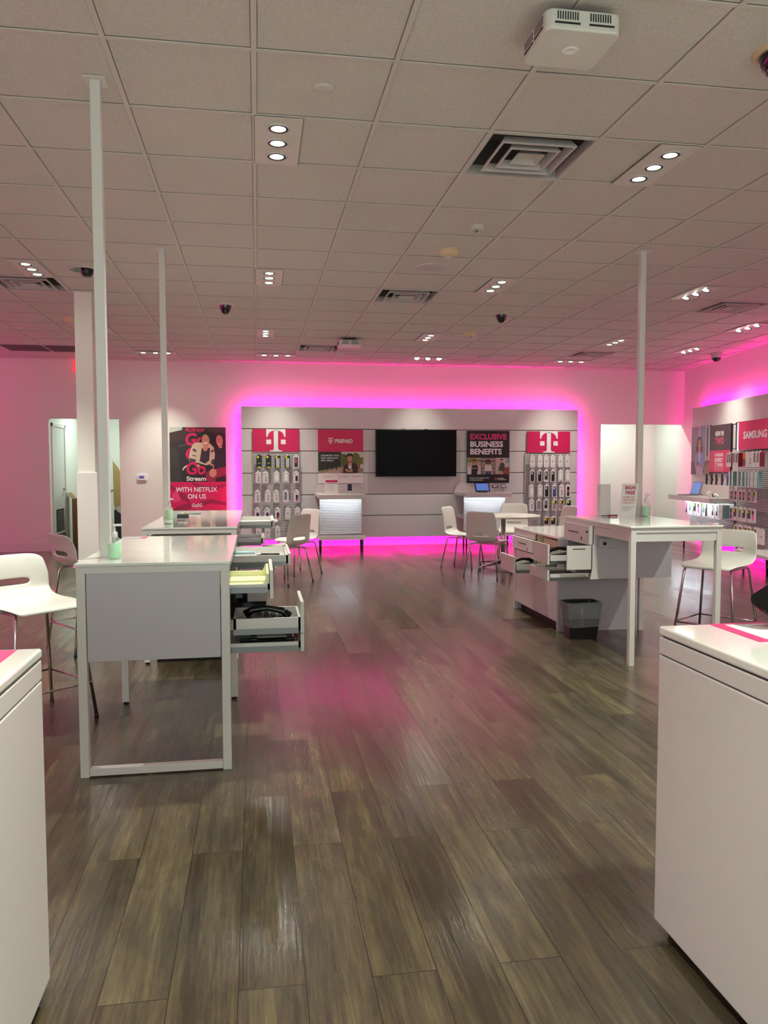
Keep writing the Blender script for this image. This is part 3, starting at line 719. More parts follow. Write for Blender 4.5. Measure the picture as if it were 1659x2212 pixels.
def sign_board(fr, x0, x1, z0, z1, off, mats_, label, cat='sign', name='sign', d=0.02):
    t = thing(name, label, cat, fr.loc(x0, -off, z0), fr.r)
    m = MB(); m.box(0, x1-x0, -d, 0, 0, z1-z0); m.build('sign_board', mats_, t, bevel=0.0015, bseg=1)
    return t
for x0, x1, z0, z1, lb in ((-0.077, 0.702, 1.638, 2.014, 'magenta sign with a large white T emblem, left of the television'), (4.728, 5.531, 1.627, 2.004, 'magenta sign with a large white T emblem, at the right end of the display wall')):
    t = sign_board(FB, x0, x1, z0, z1, 0.12, mag_m, lb)
    w_ = x1-x0; h_ = z1-z0
    m = MB(); t_logo(m, w_*0.295, w_*0.71, 0.0, h_, -0.0215); m.build('emblem', pw_m, t)

# prepaid sign and poster
t = sign_board(FB, 1.022, 1.793, 1.638, 2.012, 0.12, mag_m, 'magenta sign reading PREPAID with a small white T emblem')
m = MB(); t_logo(m, 0.17, 0.255, 0.135, 0.235, -0.0215); m.build('emblem', pw_m, t)
l = LET(); l.add('PREPAID', 0.285, 0.59, 0.148, 0.215, -0.0215, bold=0.03); l.build([pw_m], t)
t = sign_board(FB, 1.022, 1.793, 1.10, 1.636, 0.12, pw_m, 'poster of a man reading his phone outdoors, reading UNLIMITED TALK, TEXT AND DATA', 'poster', 'poster')
W0, H0 = 0.771, 0.536
A = ART(940, 1427, 580, 925, 0, W0, H0, 0, -0.0205)
A.shape([(940, 580), (1427, 580), (1427, 815), (940, 815)], (92, 100, 52))
A.shape([(940, 580), (1190, 580), (1180, 740), (1060, 780), (940, 790)], (38, 44, 26))
A.shape([(1190, 580), (1427, 580), (1427, 640), (1300, 660), (1190, 640)], (196, 200, 186))
A.el(1215, 660, 40, 60, (84, 100, 44)); A.el(1345, 640, 45, 50, (96, 108, 44)); A.el(1400, 710, 40, 50, (120, 116, 50))
A.shape([(940, 790), (1200, 740), (1427, 770), (1427, 815), (940, 815)], (148, 130, 108))
A.shape([(1000, 815), (1110, 765), (1200, 765), (1180, 815)], (176, 158, 138))
for x in (985, 1035, 1085, 1130): A.shape([(x, 600), (x+8, 600), (x+10, 780), (x-2, 780)], (26, 26, 18))
A.el(1240, 775, 3, 3, (20, 20, 20))
A.shape([(1205, 815), (1218, 730), (1250, 706), (1320, 700), (1352, 715), (1370, 760), (1370, 815)], (58, 32, 36))
A.shape([(1262, 715), (1302, 712), (1298, 775), (1268, 775)], (222, 214, 214))
A.shape([(1262, 690), (1304, 690), (1304, 720), (1282, 735), (1262, 720)], skin_m)
A.el(1282, 655, 27, 38, skin_m); A.shape(ell(1282, 680, 24, 20), (110, 70, 54)); A.el(1282, 668, 22, 22, skin_m)
A.shape([(1240, 650), (1242, 615), (1262, 598), (1296, 596), (1316, 612), (1314, 650), (1306, 628), (1264, 628), (1252, 640)], hair_m)
A.el(1272, 650, 3, 2, hair_m); A.el(1292, 650, 3, 2, hair_m); A.shape([(1272, 676), (1294, 676), (1283, 682)], (150, 60, 56))
A.el(1258, 785, 30, 14, skin_m, 0.3); A.el(1290, 788, 26, 13, skin_m, -0.3); A.shape([(1262, 768), (1292, 768), (1290, 784), (1264, 784)], dark_m)
A.shape([(1395, 720), (1427, 716), (1427, 760), (1395, 764)], (216, 204, 190))
A.build('printed_photo', t)
l = LET(); y = A.ytop-0.0002
def zz(v, A=A): return A.pt(0, v)[1]
def xx(v, A=A): return A.pt(v, 0)[0]
l.add('UNLIMITED TALK,', xx(968), xx(1172), zz(632), zz(612), y, bold=0.02); l.add('TEXT AND DATA', xx(968), xx(1154), zz(658), zz(640), y, bold=0.02); l.add('ONLY $50/mo.', xx(968), xx(1108), zz(686), zz(667), y, bold=0.02)
for k, (ax, tx1, tx2) in enumerate(((988, 'No credit check', 'or ID required'), (1152, 'Plan perks', 'no extra fees'), (1305, 'Keep your phone', 'or get one free'))):
    l.add(tx1, xx(ax), xx(ax+105), zz(848), zz(838), y, 1, 0.0); l.add(tx2, xx(ax), xx(ax+95), zz(862), zz(852), y, 1, 0.0)
l.build([pw_m, mag_m], t)

# television
t = thing('television', 'large black flat television switched off on the display wall', 'television', (2.709, YF, 1.61))
m = MB(); m.box(-0.71, 0.71, -0.12, -0.075, -0.40, 0.405); m.build('tv_casing', dark_m, t, bevel=0.004)
m = MB(); m.box(-0.70, 0.70, -0.1215, -0.119, -0.388, 0.395); m.build('tv_screen', tvs_m, t)
m = MB(); m.box(-0.3, 0.3, -0.076, 0.0, -0.2, 0.2); m.build('wall_bracket', steel_m, t)
m = MB(); m.box(-0.25, -0.19, -0.09, -0.07, 0.40, 0.42).box(0.15, 0.21, -0.09, -0.07, 0.40, 0.42); m.build('bracket_clip', toe_m, t)

# business poster
t = sign_board(FB, 3.622, 4.392, 1.092, 2.006, 0.14, pb_m, 'black poster reading EXCLUSIVE BUSINESS BENEFITS above three photos', 'poster', 'poster', 0.03)
A = ART(1135, 1605, 355, 920, 0, 0.770, 0.914, 0, -0.0305)
def box_(A, x0, x1, y0, y1, c): A.shape([(x0, y0), (x1, y0), (x1, y1), (x0, y1)], c)
box_(A, 1136, 1288, 646, 825, (176, 164, 140)); box_(A, 1136, 1288, 740, 825, (196, 196, 200)); A.shape([(1136, 660), (1200, 646), (1288, 670), (1288, 690), (1136, 700)], (122, 130, 70))
box_(A, 1292, 1448, 646, 825, (128, 110, 96)); 
for q in range(4): box_(A, 1294, 1446, 662+q*38, 667+q*38, (206, 196, 180))
for q in range(9): box_(A, 1298+q*17, 1306+q*17, 670+(q % 3)*2, 698, (70+q*12, 74, 84)); box_(A, 1300+q*16, 1310+q*16, 712, 736, (170-q*9, 150, 120))
box_(A, 1450, 1600, 646, 825, (178, 172, 166)); box_(A, 1565, 1600, 646, 700, (120, 150, 160)); A.shape([(1540, 755), (1600, 745), (1600, 825), (1530, 825)], (136, 66, 50))
A.shape([(1182, 825), (1186, 745), (1196, 722), (1240, 722), (1254, 745), (1256, 770), (1242, 825)], (26, 22, 24)); A.el(1214, 690, 14, 20, skin_m); A.shape([(1196, 715), (1199, 672), (1214, 660), (1229, 672), (1234, 720), (1226, 716), (1226, 684), (1203, 684), (1203, 716)], (90, 50, 34)); A.shape([(1206, 706), (1222, 706), (1226, 726), (1214, 734), (1202, 726)], skin_m); box_(A, 1190, 1244, 756, 764, skin_m)
A.shape([(1322, 825), (1332, 730), (1350, 716), (1384, 716), (1404, 730), (1416, 825)], (206, 206, 198)); A.el(1367, 690, 28, 28, hair_m); A.el(1367, 698, 13, 18, skin2_m); box_(A, 1360, 1375, 712, 724, skin2_m); box_(A, 1332, 1404, 790, 825, (66, 84, 104))
A.shape([(1480, 800), (1490, 720), (1506, 700), (1538, 700), (1552, 725), (1548, 790), (1530, 800)], (62, 66, 62)); A.el(1518, 680, 14, 20, skin_m); A.shape([(1502, 678), (1506, 660), (1524, 654), (1534, 664), (1532, 676), (1524, 668), (1508, 670)], hair_m); A.shape([(1478, 730), (1500, 690), (1508, 694), (1494, 744)], skin_m); A.shape([(1462, 825), (1490, 785), (1530, 790), (1526, 825)], (176, 150, 120))
A.build('printed_photos', t); y = A.ytop-0.0002
l = LET(); xx = lambda v: A.pt(v, 0)[0]; zz = lambda v: A.pt(0, v)[1]
l.add('EXCLUSIVE', xx(1168), xx(1570), zz(450), zz(387), y, 1, 0.035); l.add('BUSINESS', xx(1168), xx(1532), zz(531), zz(467), y, 0, 0.035); l.add('BENEFITS', xx(1168), xx(1517), zz(611), zz(547), y, 0, 0.035)
l.add('Power your business with', xx(1163), xx(1376), zz(874), zz(857), y, 0, 0.02); l.add('wireless solutions', xx(1163), xx(1312), zz(892), zz(878), y, 0, 0.02)
l.add('T-MOBILE', xx(1474), xx(1540), zz(874), zz(864), y, 0, 0.02); l.add('FOR BUSINESS', xx(1474), xx(1568), zz(888), zz(878), y, 0, 0.02)
l.build([pw_m, magl_m], t)
m = MB(); t_logo(m, xx(1443), xx(1467), zz(890), zz(862), y); m.build('emblem', magl_m, t)

# lit shelf units under the two posters
def shelf_unit(fr, x0, x1, label, yf, yb, ztop=0.94, legs=True):
    t = thing('display_console', label, 'display unit', fr.loc(x0, -yf, 0), fr.r)
    w_ = x1-x0; D = yf-yb    # local y from 0 (front) to D (wall side)
    m = MB(); m.prism([(0, ztop-0.052), (w_, ztop-0.052), (w_, ztop), (0, ztop)], 0, D); m.box(0, w_, 0, 0.01, ztop-0.072, ztop-0.05); m.build('shelf_top', white_m, t, bevel=0.006)
    m = MB(); m.box(0.03, w_-0.05, 0.22, 0.24, 0.27, ztop-0.06)
    m.build('slat_backing', grey_m, t)
    m = MB(); z = 0.30
    while z < ztop-0.09: m.box(0.03, w_-0.05, 0.205, 0.222, z, z+0.0165); z += 0.0255
    m.build('slats', panel_m, t)
    m = MB(); m.box(0.0, w_-0.01, 0.0, 0.26, 0.215, 0.25).box(0.0, w_-0.01, 0, 0.012, 0.25, 0.285); m.build('lower_tray', white_m, t, bevel=0.003)
    m = MB(); m.box(0.03, w_-0.05, 0.015, 0.03, ztop-0.062, ztop-0.054); m.build('led_strip', cool_m, t)
    for x in (0.03, w_-0.06):
        m = MB(); m.tube([(x, 0.03, 0.215), (x+0.0, 0.03, 0.0)], [0.017, 0.011], 12); m.build('leg', black_m, t)
        m = MB(); m.tube([(x, 0.22, 0.215), (x+0.0, 0.22, 0.0)], [0.017, 0.011], 12); m.build('leg', black_m, t)
    m = MB(); m.box(0.04, w_-0.06, 0.24, D, 0.5, 0.56); m.build('side_bracket', lgrey_m, t)
    # sloped back riser
    m = MB(); m.prism([(0.0, ztop), (w_-0.03, ztop), (w_-0.09, ztop+0.15), (0.06, ztop+0.15)], D-0.03, D-0.01); m.build('back_riser', white_m, t)
    return t
shelf_unit(FB, 0.955, 1.715, 'white display shelf on black legs under the PREPAID poster, its slats lit cool white', YB-12.36, 0.115)
shelf_unit(FB, 3.40, 4.20, 'white display shelf on black legs under the black business poster, its slats lit cool white', YB-12.55, 0.115, 0.945)
# things on them
t = thing('counter_card', 'upright white leaflet with a magenta heading on the shelf under the PREPAID poster', 'leaflet', (1.20, 12.75, 0.9405), 0.05)
m = MB(); m.box(-0.105, 0.105, 0, 0.004, 0, 0.225).box(-0.105, 0.105, 0, 0.07, 0, 0.004); m.build('acrylic_stand', pw_m, t)
m = MB(); m.box(-0.10, 0.10, -0.001, 0.0, 0.185, 0.222).box(-0.085, 0.09, -0.0012, 0.0, 0.16, 0.166, 1)
for k in range(5): m.box(-0.085, 0.03+0.03*(k % 2), -0.0012, 0.0, 0.135-k*0.02, 0.138-k*0.02, 2)
m.build('printed_heading', [mag_m, pb_m, grey_m], t)
t = thing('display_phone', 'dark blue phone on a small white stand on the shelf under the PREPAID poster', 'phone', (1.50, 12.75, 0.9405))
m = MB(); m.box(-0.03, 0.03, -0.02, 0.03, 0, 0.012).box(-0.018, 0.018, 0, 0.012, 0.012, 0.07); m.build('phone_stand', pw_m, t)
m = MB(); m.prism(rrect(-0.036, 0.036, 0.045, 0.155, 0.008), -0.008, 0.0); m.build('phone_body', flatmat((30, 34, 70)), t)
t = thing('tablet_terminal', 'tilted black tablet with lit blue screen on the shelf under the business poster', 'tablet', (3.77, 12.80, 0.9455))
def tilted(b, w_, h_, d_, ang, m=0):
    q = MB(); q.box(-w_/2, w_/2, -d_, 0, 0, h_, m); q.xform(Matrix.Rotation(-ang, 4, 'X')); return q
q = tilted(None, 0.26, 0.17, 0.012, 0.6); q.xform(Matrix.Translation((0, -0.06, 0.012))); q.build('tablet_body', dark_m, t, bevel=0.003)
q = MB(); q.box(-0.11, 0.11, -0.0135, -0.0121, 0.015, 0.155); q.xform(Matrix.Rotation(-0.6, 4, 'X')); q.xform(Matrix.Translation((0, -0.06, 0.012))); q.build('tablet_screen', screen_m, t)
q = MB(); q.box(-0.08, 0.08, -0.05, 0.06, 0, 0.012); q.build('tablet_base', dark_m, t)
for x, lb in ((4.0, 'small demo phone on a stand, beside the tablet under the business poster'), (4.15, 'smaller demo phone at the right end of the shelf under the business poster')):
    t = thing('demo_phone', lb, 'phone', (x, 12.80, 0.9455), 0, 'demo phones under the business poster')
    q = MB(); q.box(-0.01, 0.01, 0, 0.02, 0, 0.08); q.build('phone_stand', clear_m if False else lgrey_m, t)
    q = MB(); q.box(-0.055 if x < 4.1 else -0.045, 0.055 if x < 4.1 else 0.045, -0.01, 0, 0, 0.06); q.xform(Matrix.Rotation(-0.9, 4, 'X')); q.xform(Matrix.Translation((0, -0.02, 0.07))); q.build('phone_body', dark_m, t, bevel=0.002)
    q = MB(); q.box(-0.035, 0.035, -0.0115, -0.0101, 0.01, 0.05); q.xform(Matrix.Rotation(-0.9, 4, 'X')); q.xform(Matrix.Translation((0, -0.02, 0.07))); q.build('phone_screen', lgrey_m, t)

# streaming poster on the back wall
t = sign_board(Frame(0, YB, 0), -1.44, -0.522, 0.655, 2.045, 0.005, pb_m, 'tall poster of two people on a sofa with pink Go lettering and Stream', 'poster', 'poster', 0.03)
A = ART(548, 1250, 362, 1385, 0, 0.918, 1.39, 0, -0.0305)
box_(A, 548, 1250, 362, 1035, (36, 31, 31)); box_(A, 548, 1250, 362, 440, (58, 48, 44))
A.shape([(548, 362), (712, 362), (704, 396), (548, 432)], (182, 190, 178)); A.shape([(548, 440), (712, 398), (760, 400), (760, 520), (548, 560)], (62, 46, 40))
A.shape([(548, 560), (620, 548), (900, 480), (930, 520), (900, 1035), (548, 1035)], (44, 44, 44)); A.shape([(548, 612), (600, 606), (650, 650), (700, 1035), (548, 1035)], (56, 57, 56)); A.shape([(640, 590), (860, 540), (880, 560), (660, 615)], (66, 67, 66))
A.el(1010, 520, 110, 110, (30, 24, 24)); A.shape([(980, 362), (1250, 362), (1250, 430), (1100, 420)], (66, 56, 52))
A.build('printed_background', t); y1 = A.ytop-0.0002
l = LET(); px = lambda v: A.pt(v, 0)[0]; pz = lambda v: A.pt(0, v)[1]
l.add('Go', px(745), px(985), pz(415), pz(362)+0.0, y1, 0, 0.035, 0.1)
l.add('Go', px(745), px(995), pz(592), pz(430), y1, 0, 0.035, 0.1); l.add('G', px(745), px(890), pz(768), pz(610), y1, 0, 0.035, 0.1)
l.build([mag_m], t)
B = ART(548, 1250, 362, 1385, 0, 0.918, 1.39, 0, y1-0.0003)
B.shape([(1108, 620), (1150, 600), (1245, 600), (1250, 900), (1120, 900), (1090, 800)], (40, 38, 42)); B.shape([(1000, 1010), (990, 920), (1060, 885), (1250, 850), (1250, 950), (1120, 990), (1112, 1035), (1020, 1035)], (140, 34, 66))
B.el(1190, 480, 54, 62, hair_m); B.shape([(1196, 500), (1240, 480), (1246, 620), (1200, 640)], hair_m); B.el(1172, 528, 42, 72, skin_m, -0.1); B.shape([(1150, 580), (1200, 572), (1205, 618), (1165, 616)], skin_m)
B.el(1156, 512, 6, 4, hair_m); B.el(1188, 512, 6, 4, hair_m); B.shape([(1150, 566), (1186, 562), (1170, 578)], (240, 225, 220))
B.shape([(788, 780), (790, 690), (826, 590), (860, 552), (940, 550), (1050, 560), (1096, 605), (1112, 690), (1104, 790), (1060, 815), (1000, 830), (900, 800), (850, 790)], (198, 188, 156))
B.shape([(948, 620), (1052, 615), (1040, 770), (990, 810), (920, 780)], (52, 44, 52)); B.shape([(790, 740), (876, 760), (860, 800), (800, 790)], (70, 66, 70)); B.shape([(1070, 760), (1110, 750), (1106, 800), (1060, 815)], (70, 66, 70))
B.shape([(838, 620), (884, 640), (876, 672), (832, 650)], (90, 84, 84)); B.shape([(1062, 640), (1100, 640), (1098, 670), (1062, 672)], (90, 84, 84)); B.shape([(830, 700), (880, 712), (876, 724), (826, 712)], (90, 84, 84))
B.shape([(962, 585), (1030, 585), (1020, 640), (990, 660), (966, 640)], skin_m); B.el(1000, 500, 62, 70, hair_m); B.el(998, 522, 47, 74, skin_m, -0.1)
B.el(980, 508, 6, 4, hair_m); B.el(1016, 508, 6, 4, hair_m); B.shape([(972, 548), (1026, 548), (1010, 566), (986, 566)], (244, 236, 230)); B.shape([(996, 515), (1004, 535), (992, 535)], (170, 116, 92))
B.shape([(700, 892), (720, 850), (770, 822), (776, 830), (736, 860), (712, 892)], (220, 214, 200)); B.shape([(840, 795), (930, 830), (900, 860), (850, 822)], skin_m)
B.el(1085, 925, 46, 54, skin_m, 0.3); B.el(1075, 840, 24, 30, skin_m, -0.4); B.shape([(1000, 835), (1085, 835), (1085, 866), (1010, 860)], dark_m)
box_(B, 548, 1250, 1035, 1385, mag_m)
B.shape([(548, 1060), (640, 1120), (760, 1210), (800, 1300), (700, 1260), (600, 1160), (548, 1130)], magd_m); B.shape([(560, 1385), (640, 1330), (780, 1290), (850, 1320), (760, 1385)], magd_m); B.shape([(830, 1035), (940, 1080), (1100, 1090), (1250, 1050), (1250, 1090), (1080, 1140), (900, 1110), (820, 1060)], magd_m); B.shape([(900, 1290), (1050, 1250), (1250, 1290), (1250, 1330), (1060, 1300), (930, 1330)], magd_m)
B.shape([(620, 1120), (560, 1220), (590, 1290), (680, 1260), (650, 1180)], magl_m)
B.build('printed_people', t); y2 = B.ytop-0.0002
l = LET()
l.add('Go', px(750), px(996), pz(948), pz(788), y2, 0, 0.035, 0.1)
l.add('Stream', px(752), px(996), pz(1022), pz(966), y2, 1, 0.03); l.add('WITH NETFLIX', px(616), px(1136), pz(1158), pz(1100), y2, 1, 0.022); l.add('ON US', px(764), px(992), pz(1244), pz(1184), y2, 1, 0.022)
l.add('Go5G', px(813), px(945), pz(1345), pz(1302), y2, 1, 0.02, 0.15); l.add('PLUS', px(864), px(898), pz(1361), pz(1354), y2, 1, 0.0)
l.build([mag_m, pw_m], t)

# thermostat
t = thing('thermostat', 'small white wall thermostat with a purple display, left of the sofa poster', 'thermostat', (-1.893, YB-0.001, 1.21))
m = MB(); m.prism(rrect(-0.10, 0.10, -0.07, 0.075, 0.035, 6), -0.008, 0); m.build('wall_plate', pw_m, t)
m = MB(); m.prism(rrect(-0.07, 0.065, -0.045, 0.05, 0.012, 4), -0.035, -0.008); m.build('thermostat_body', pw_m, t, bevel=0.003)
m = MB(); m.box(-0.045, 0.035, -0.0362, -0.034, -0.02, 0.025); m.build('display', lcd_m, t)
# exit sign
t = thing('exit_sign', 'lit red sign on the back wall half hidden by the column', 'exit sign', (-2.80, YB-0.004, 3.02))
m = MB(); m.box(-0.12, 0.14, -0.05, 0, -0.10, 0.085); m.build('sign_case', redexit_m, t)
l = LET(); l.add('EXIT', -0.09, 0.11, -0.055, 0.045, -0.0515, bold=0.02); l.build([pw_m], t)

# stock behind the left opening
def carton(x0, x1, y0, y1, z0, z1, mm, label, rot=0, flap=True):
    cx_, cy_ = (x0+x1)/2, (y0+y1)/2
    t = thing('cardboard_box', label, 'cardboard box', (cx_, cy_, z0), rot, 'cardboard in the stockroom')
    m = MB(); w_, d_, h_ = (x1-x0)/2, (y1-y0)/2, z1-z0
    m.box(-w_, w_, -d_, d_, 0, h_); m.build('carton_body', mm, t)
    m = MB(); m.box(-0.03, 0.03, -d_-0.001, d_+0.001, h_-0.001, h_+0.001); m.box(-0.03, 0.03, -d_-0.001, -d_, h_*0.6, h_); m.build('tape', cream_m, t)
    if flap:
      m = MB(); m.prism([(w_-0.002, h_), (w_+0.12, h_+0.10), (w_+0.122, h_+0.104), (w_-0.002, h_+0.004)], -d_, d_); m.prism([(-w_, h_), (-w_-0.08, h_+0.10), (-w_-0.076, h_+0.104), (-w_+0.004, h_+0.002)], -d_, d_); m.build('flap', mm, t)
    return t
carton(-3.26, -3.0, 14.52, 14.85, 0, 0.82, boardd_m, 'tall brown open carton beside the stockroom door')
carton(-2.90, -2.60, 14.05, 14.4, 0, 0.30, board_m, 'low tan carton at the bottom of a stockroom stack', flap=False)
carton(-2.89, -2.61, 14.06, 14.38, 0.302, 0.60, boardd_m, 'brown carton in the middle of the stockroom stack', flap=False)
carton(-2.90, -2.62, 14.05, 14.36, 0.602, 0.88, board_m, 'tan carton on top of the stockroom stack')
t = thing('cardboard_sheet', 'large tan cardboard sheet leaning in the stockroom opening', 'cardboard sheet', (-2.35, 15.1, 0))
m = MB(); m.prism([(-0.30, 1.5), (-0.20, 1.36), (0.16, 0.55), (0.22, 0.1), (-0.15, 0.1), (-0.30, 0.7)], -0.01, 0.01); m.prism([(-0.19, 1.34), (0.03, 1.20), (0.24, 1.24), (0.24, 0.8), (0.12, 0.6)], 0.06, 0.08); m.prism([(-0.25, 0), (0.22, 0), (0.2, 0.12), (-0.25, 0.12)], -0.01, 0.01); m.build('sheet', board_m, t)
t = thing('plastic_wrap', 'crumpled clear plastic wrap on top of the leaning cardboard', 'plastic wrap', (-2.26, 15.12, 1.02))
m = MB(); rnd = random.Random(3); n = 0
for k in range(7):
    cx_, cz_ = rnd.uniform(-0.07, 0.08), rnd.uniform(0, 0.18)
    pts = [(cx_+rnd.uniform(0.03, 0.08)*math.cos(a), cz_+rnd.uniform(0.03, 0.09)*math.sin(a)) for a in [i*PI/4 for i in range(8)]]
    m.prism(pts, -0.03+k*0.012, -0.026+k*0.012)
m.build('wrap_film', lgrey_m, t)
t = thing('hand_cart', 'folded metal hand cart with a white bag, leaning in the stockroom', 'hand cart', (-2.34, 14.5, 0))
m = MB(); m.tube([(-0.20, 0.1, 0.1), (0.02, 0.0, 0.86), (0.06, -0.01, 0.93), (0.10, -0.01, 0.90), (0.11, 0.0, 0.84), (-0.08, 0.1, 0.1)], 0.010, 8); m.build('cart_handle', steel_m, t)
m = MB(); m.prism([(-0.2, 0.62), (0.05, 0.45), (0.13, 0.42), (0.13, 0.05), (-0.2, 0.05)], 0.0, 0.12); m.build('cart_bag', dark_m, t)
m = MB(); m.prism([(-0.17, 0.66), (-0.08, 0.70), (0.02, 0.60), (0.12, 0.56), (0.10, 0.46), (-0.02, 0.50), (-0.14, 0.60)], -0.04, 0.0); m.build('white_bag', pw_m, t)
m = MB(); m.box(-0.22, 0.15, -0.02, 0.14, 0.0, 0.05); m.build('cart_base', steel_m, t)
# cool light of the rooms behind
def area(name, loc, sx, sy, power, col, rot=(0, 0, 0), parent=None):
    l = bpy.data.lights.new(name, 'AREA'); l.shape = 'RECTANGLE'; l.size = sx; l.size_y = sy; l.energy = power; l.color = col
    o = bpy.data.objects.new(name, l); COL.objects.link(o); o.location = loc; o.rotation_euler = rot; o.parent = parent; return o
def tube_light(x, y, z, label, p=1.0):
    t = thing('strip_light', label, 'ceiling light', (x, y, z), 0, 'strip lights of the back rooms')
    m = MB(); m.box(-0.3, 0.3, -0.08, 0.08, -0.05, 0); m.build('light_housing', white_m, t)
    area('lamp_light', (0, 0, -0.056), 0.55, 0.14, BACKROOM_W*p, (0.78, 1.0, 0.93), parent=t)
tube_light(-2.5, 14.9, 2.695, 'ceiling light inside the stockroom behind the left opening', 1.9)
tube_light(6.9, 14.2, 2.695, 'ceiling light inside the passage behind the right opening', 1.8)

# ================================================================== CHAIRS
def chair_shell(h, backh, seat_slot):
    """seat+back shell; faces +Y"""
    def prof(k): return k
    # (y, z, halfwidth, forward curl of the edges, seat dish)
    rows = [(0.225, h-0.030, 0.175, 0, 0), (0.215, h-0.006, 0.195, 0, 0), (0.15, h, 0.212, 0, 0.006), (0.05, h-0.006, 0.218, 0, 0.012), (-0.06, h-0.010, 0.216, 0, 0.016), (-0.14, h-0.004, 0.214, 0.004, 0.018),
            (-0.185, h+0.022, 0.213, 0.012, 0.012), (-0.208, h+0.055, 0.213, 0.02, 0.0), (-0.215, h+0.075, 0.214, 0.024, 0), (-0.222, h+0.110, 0.214, 0.028, 0), (-0.227, h+0.13, 0.213, 0.03, 0)]
    nb = 4
    for k in range(1, nb+1):
        f = k/nb; z = h+0.13+(backh-0.13)*f
        rows.append((-0.227-0.045*f**1.4, z, 0.213-0.018*f, 0.03, 0))
    xs = [-1, -0.85, -0.6, -0.52, -0.2, 0.2, 0.52, 0.6, 0.85, 1]
    m = MB(); R_ = len(rows); C_ = len(xs)
    for i, (y, z, w_, cu, dish) in enumerate(rows):
        for x in xs:
            ax = abs(x); rr = 1.0
            if i == R_-1: z2 = z-0.020*max(0, ax-0.8)/0.2
            else: z2 = z
            m.v.append((x*w_*(0.96 if (i == 0 or i == R_-1) and ax == 1 else 1), y+cu*ax**2.2, z2+dish*ax**2.5))
    for i in range(R_-1):
        for j in range(C_-1):
            if i in (8,) and 3 <= j <= 5: continue
            m.face([i*C_+j, i*C_+j+1, (i+1)*C_+j+1, (i+1)*C_+j], 0, True)
    return m
def make_chair(name, label, h, backh, stool, group):
    t = thing(name, label, 'stool' if stool else 'chair', (0, 0, 0), 0, group)
    o = chair_shell(h, backh, True).build('seat_shell', shell_m, t)
    so = o.modifiers.new('solid', 'SOLIDIFY'); so.thickness = 0.011; so.offset = -1
    sb = o.modifiers.new('sub', 'SUBSURF'); sb.levels = 2; sb.render_levels = 2
    r = 0.0095
    sp = 0.235 if stool else 0.225
    ft = {}
    for sx in (-1, 1):
        fx, fy, bx, by = sx*sp*1.0, sp, sx*sp*1.0, -sp
        topx = sx*0.165
        m = MB(); m.tube([(topx, 0.03, h-0.030), (topx, 0.14, h-0.030), (topx+sx*0.006, 0.168, h-0.038), (topx+sx*0.012, 0.180, h-0.062), (fx, fy, 0.012)], r, 10); lg = m.build('leg', chrome_m, t)
        m = MB(); m.lathe([(0.012, 0), (0.012, 0.02)], (fx, fy, 0), 12); m.build('foot_cap', dark_m, lg)
        m = MB(); m.tube([(topx, 0.03, h-0.030), (topx, -0.12, h-0.030), (topx+sx*0.006, -0.148, h-0.038), (topx+sx*0.012, -0.162, h-0.062), (bx, by, 0.012)], r, 10); lg = m.build('leg', chrome_m, t)
        m = MB(); m.lathe([(0.012, 0), (0.012, 0.02)], (bx, by, 0), 12); m.build('foot_cap', dark_m, lg)
    m = MB(); m.box(-0.17, 0.17, 0.06, 0.10, h-0.036, h-0.024).box(-0.17, 0.17, -0.08, -0.04, h-0.036, h-0.024); m.build('seat_frame', chrome_m, t)
    if stool:
        def at(sx, sy, z):
            f = (h-0.062-z)/(h-0.062-0.012); x = 0.177+(sp-0.177)*f; y = (0.180 if sy > 0 else 0.162)+(sp-(0.180 if sy > 0 else 0.162))*f
            return (sx*(x+0.006), sy*(y+0.006), z)
        z = 0.20
        for a_, b_ in (((-1, 1), (1, 1)), ((1, 1), (1, -1)), ((1, -1), (-1, -1)), ((-1, -1), (-1, 1))):
            m = MB(); m.tube([at(*a_, z), at(*b_, z)], 0.0065, 8); m.build('foot_bar', chrome_m, t)
    return t
st = make_chair('bar_stool', 'white plastic bar stool with handle slot, nearest on the left beside the front desk', 0.65, 0.245, True, 'white bar stools')
def face(o, x, y, deg):   # deg: direction it faces, measured from +X
    o.location = (x, y, 0); o.rotation_euler.z = math.radians(deg-90)
face(st, -1.23, 4.47, -47)
s2 = copy_tree(st); face(s2, -1.28, 6.23, 37); s2['label'] = 'pink-lit white bar stool seen from behind, in front of the column'
s3 = copy_tree(st); face(s3, 3.46, 5.42, 215); s3['label'] = 'white bar stool behind the front legs of the right tall desk'
ch = make_chair('side_chair', 'white chair with chrome legs at the left round table, back turned to us', 0.445, 0.385, False, 'white chairs around the round tables')
face(ch, 0.33, 9.34, 137)
for x, y, a_, lb in ((0.50, 10.12, 215, 'white chair behind the other one at the left round table'), (2.79, 10.38, -38, 'white chair at the left side of the right round table, seen sideways'),
                     (2.86, 9.44, 50, 'white chair with its back to us in front of the right round table'), (3.72, 11.0, 248, 'white chair on the far side of the right round table'),
                     (4.12, 10.35, 190, 'white chair at the right side of the right round table, mostly hidden by the desk')):
    o = copy_tree(ch); face(o, x, y, a_); o['label'] = lb
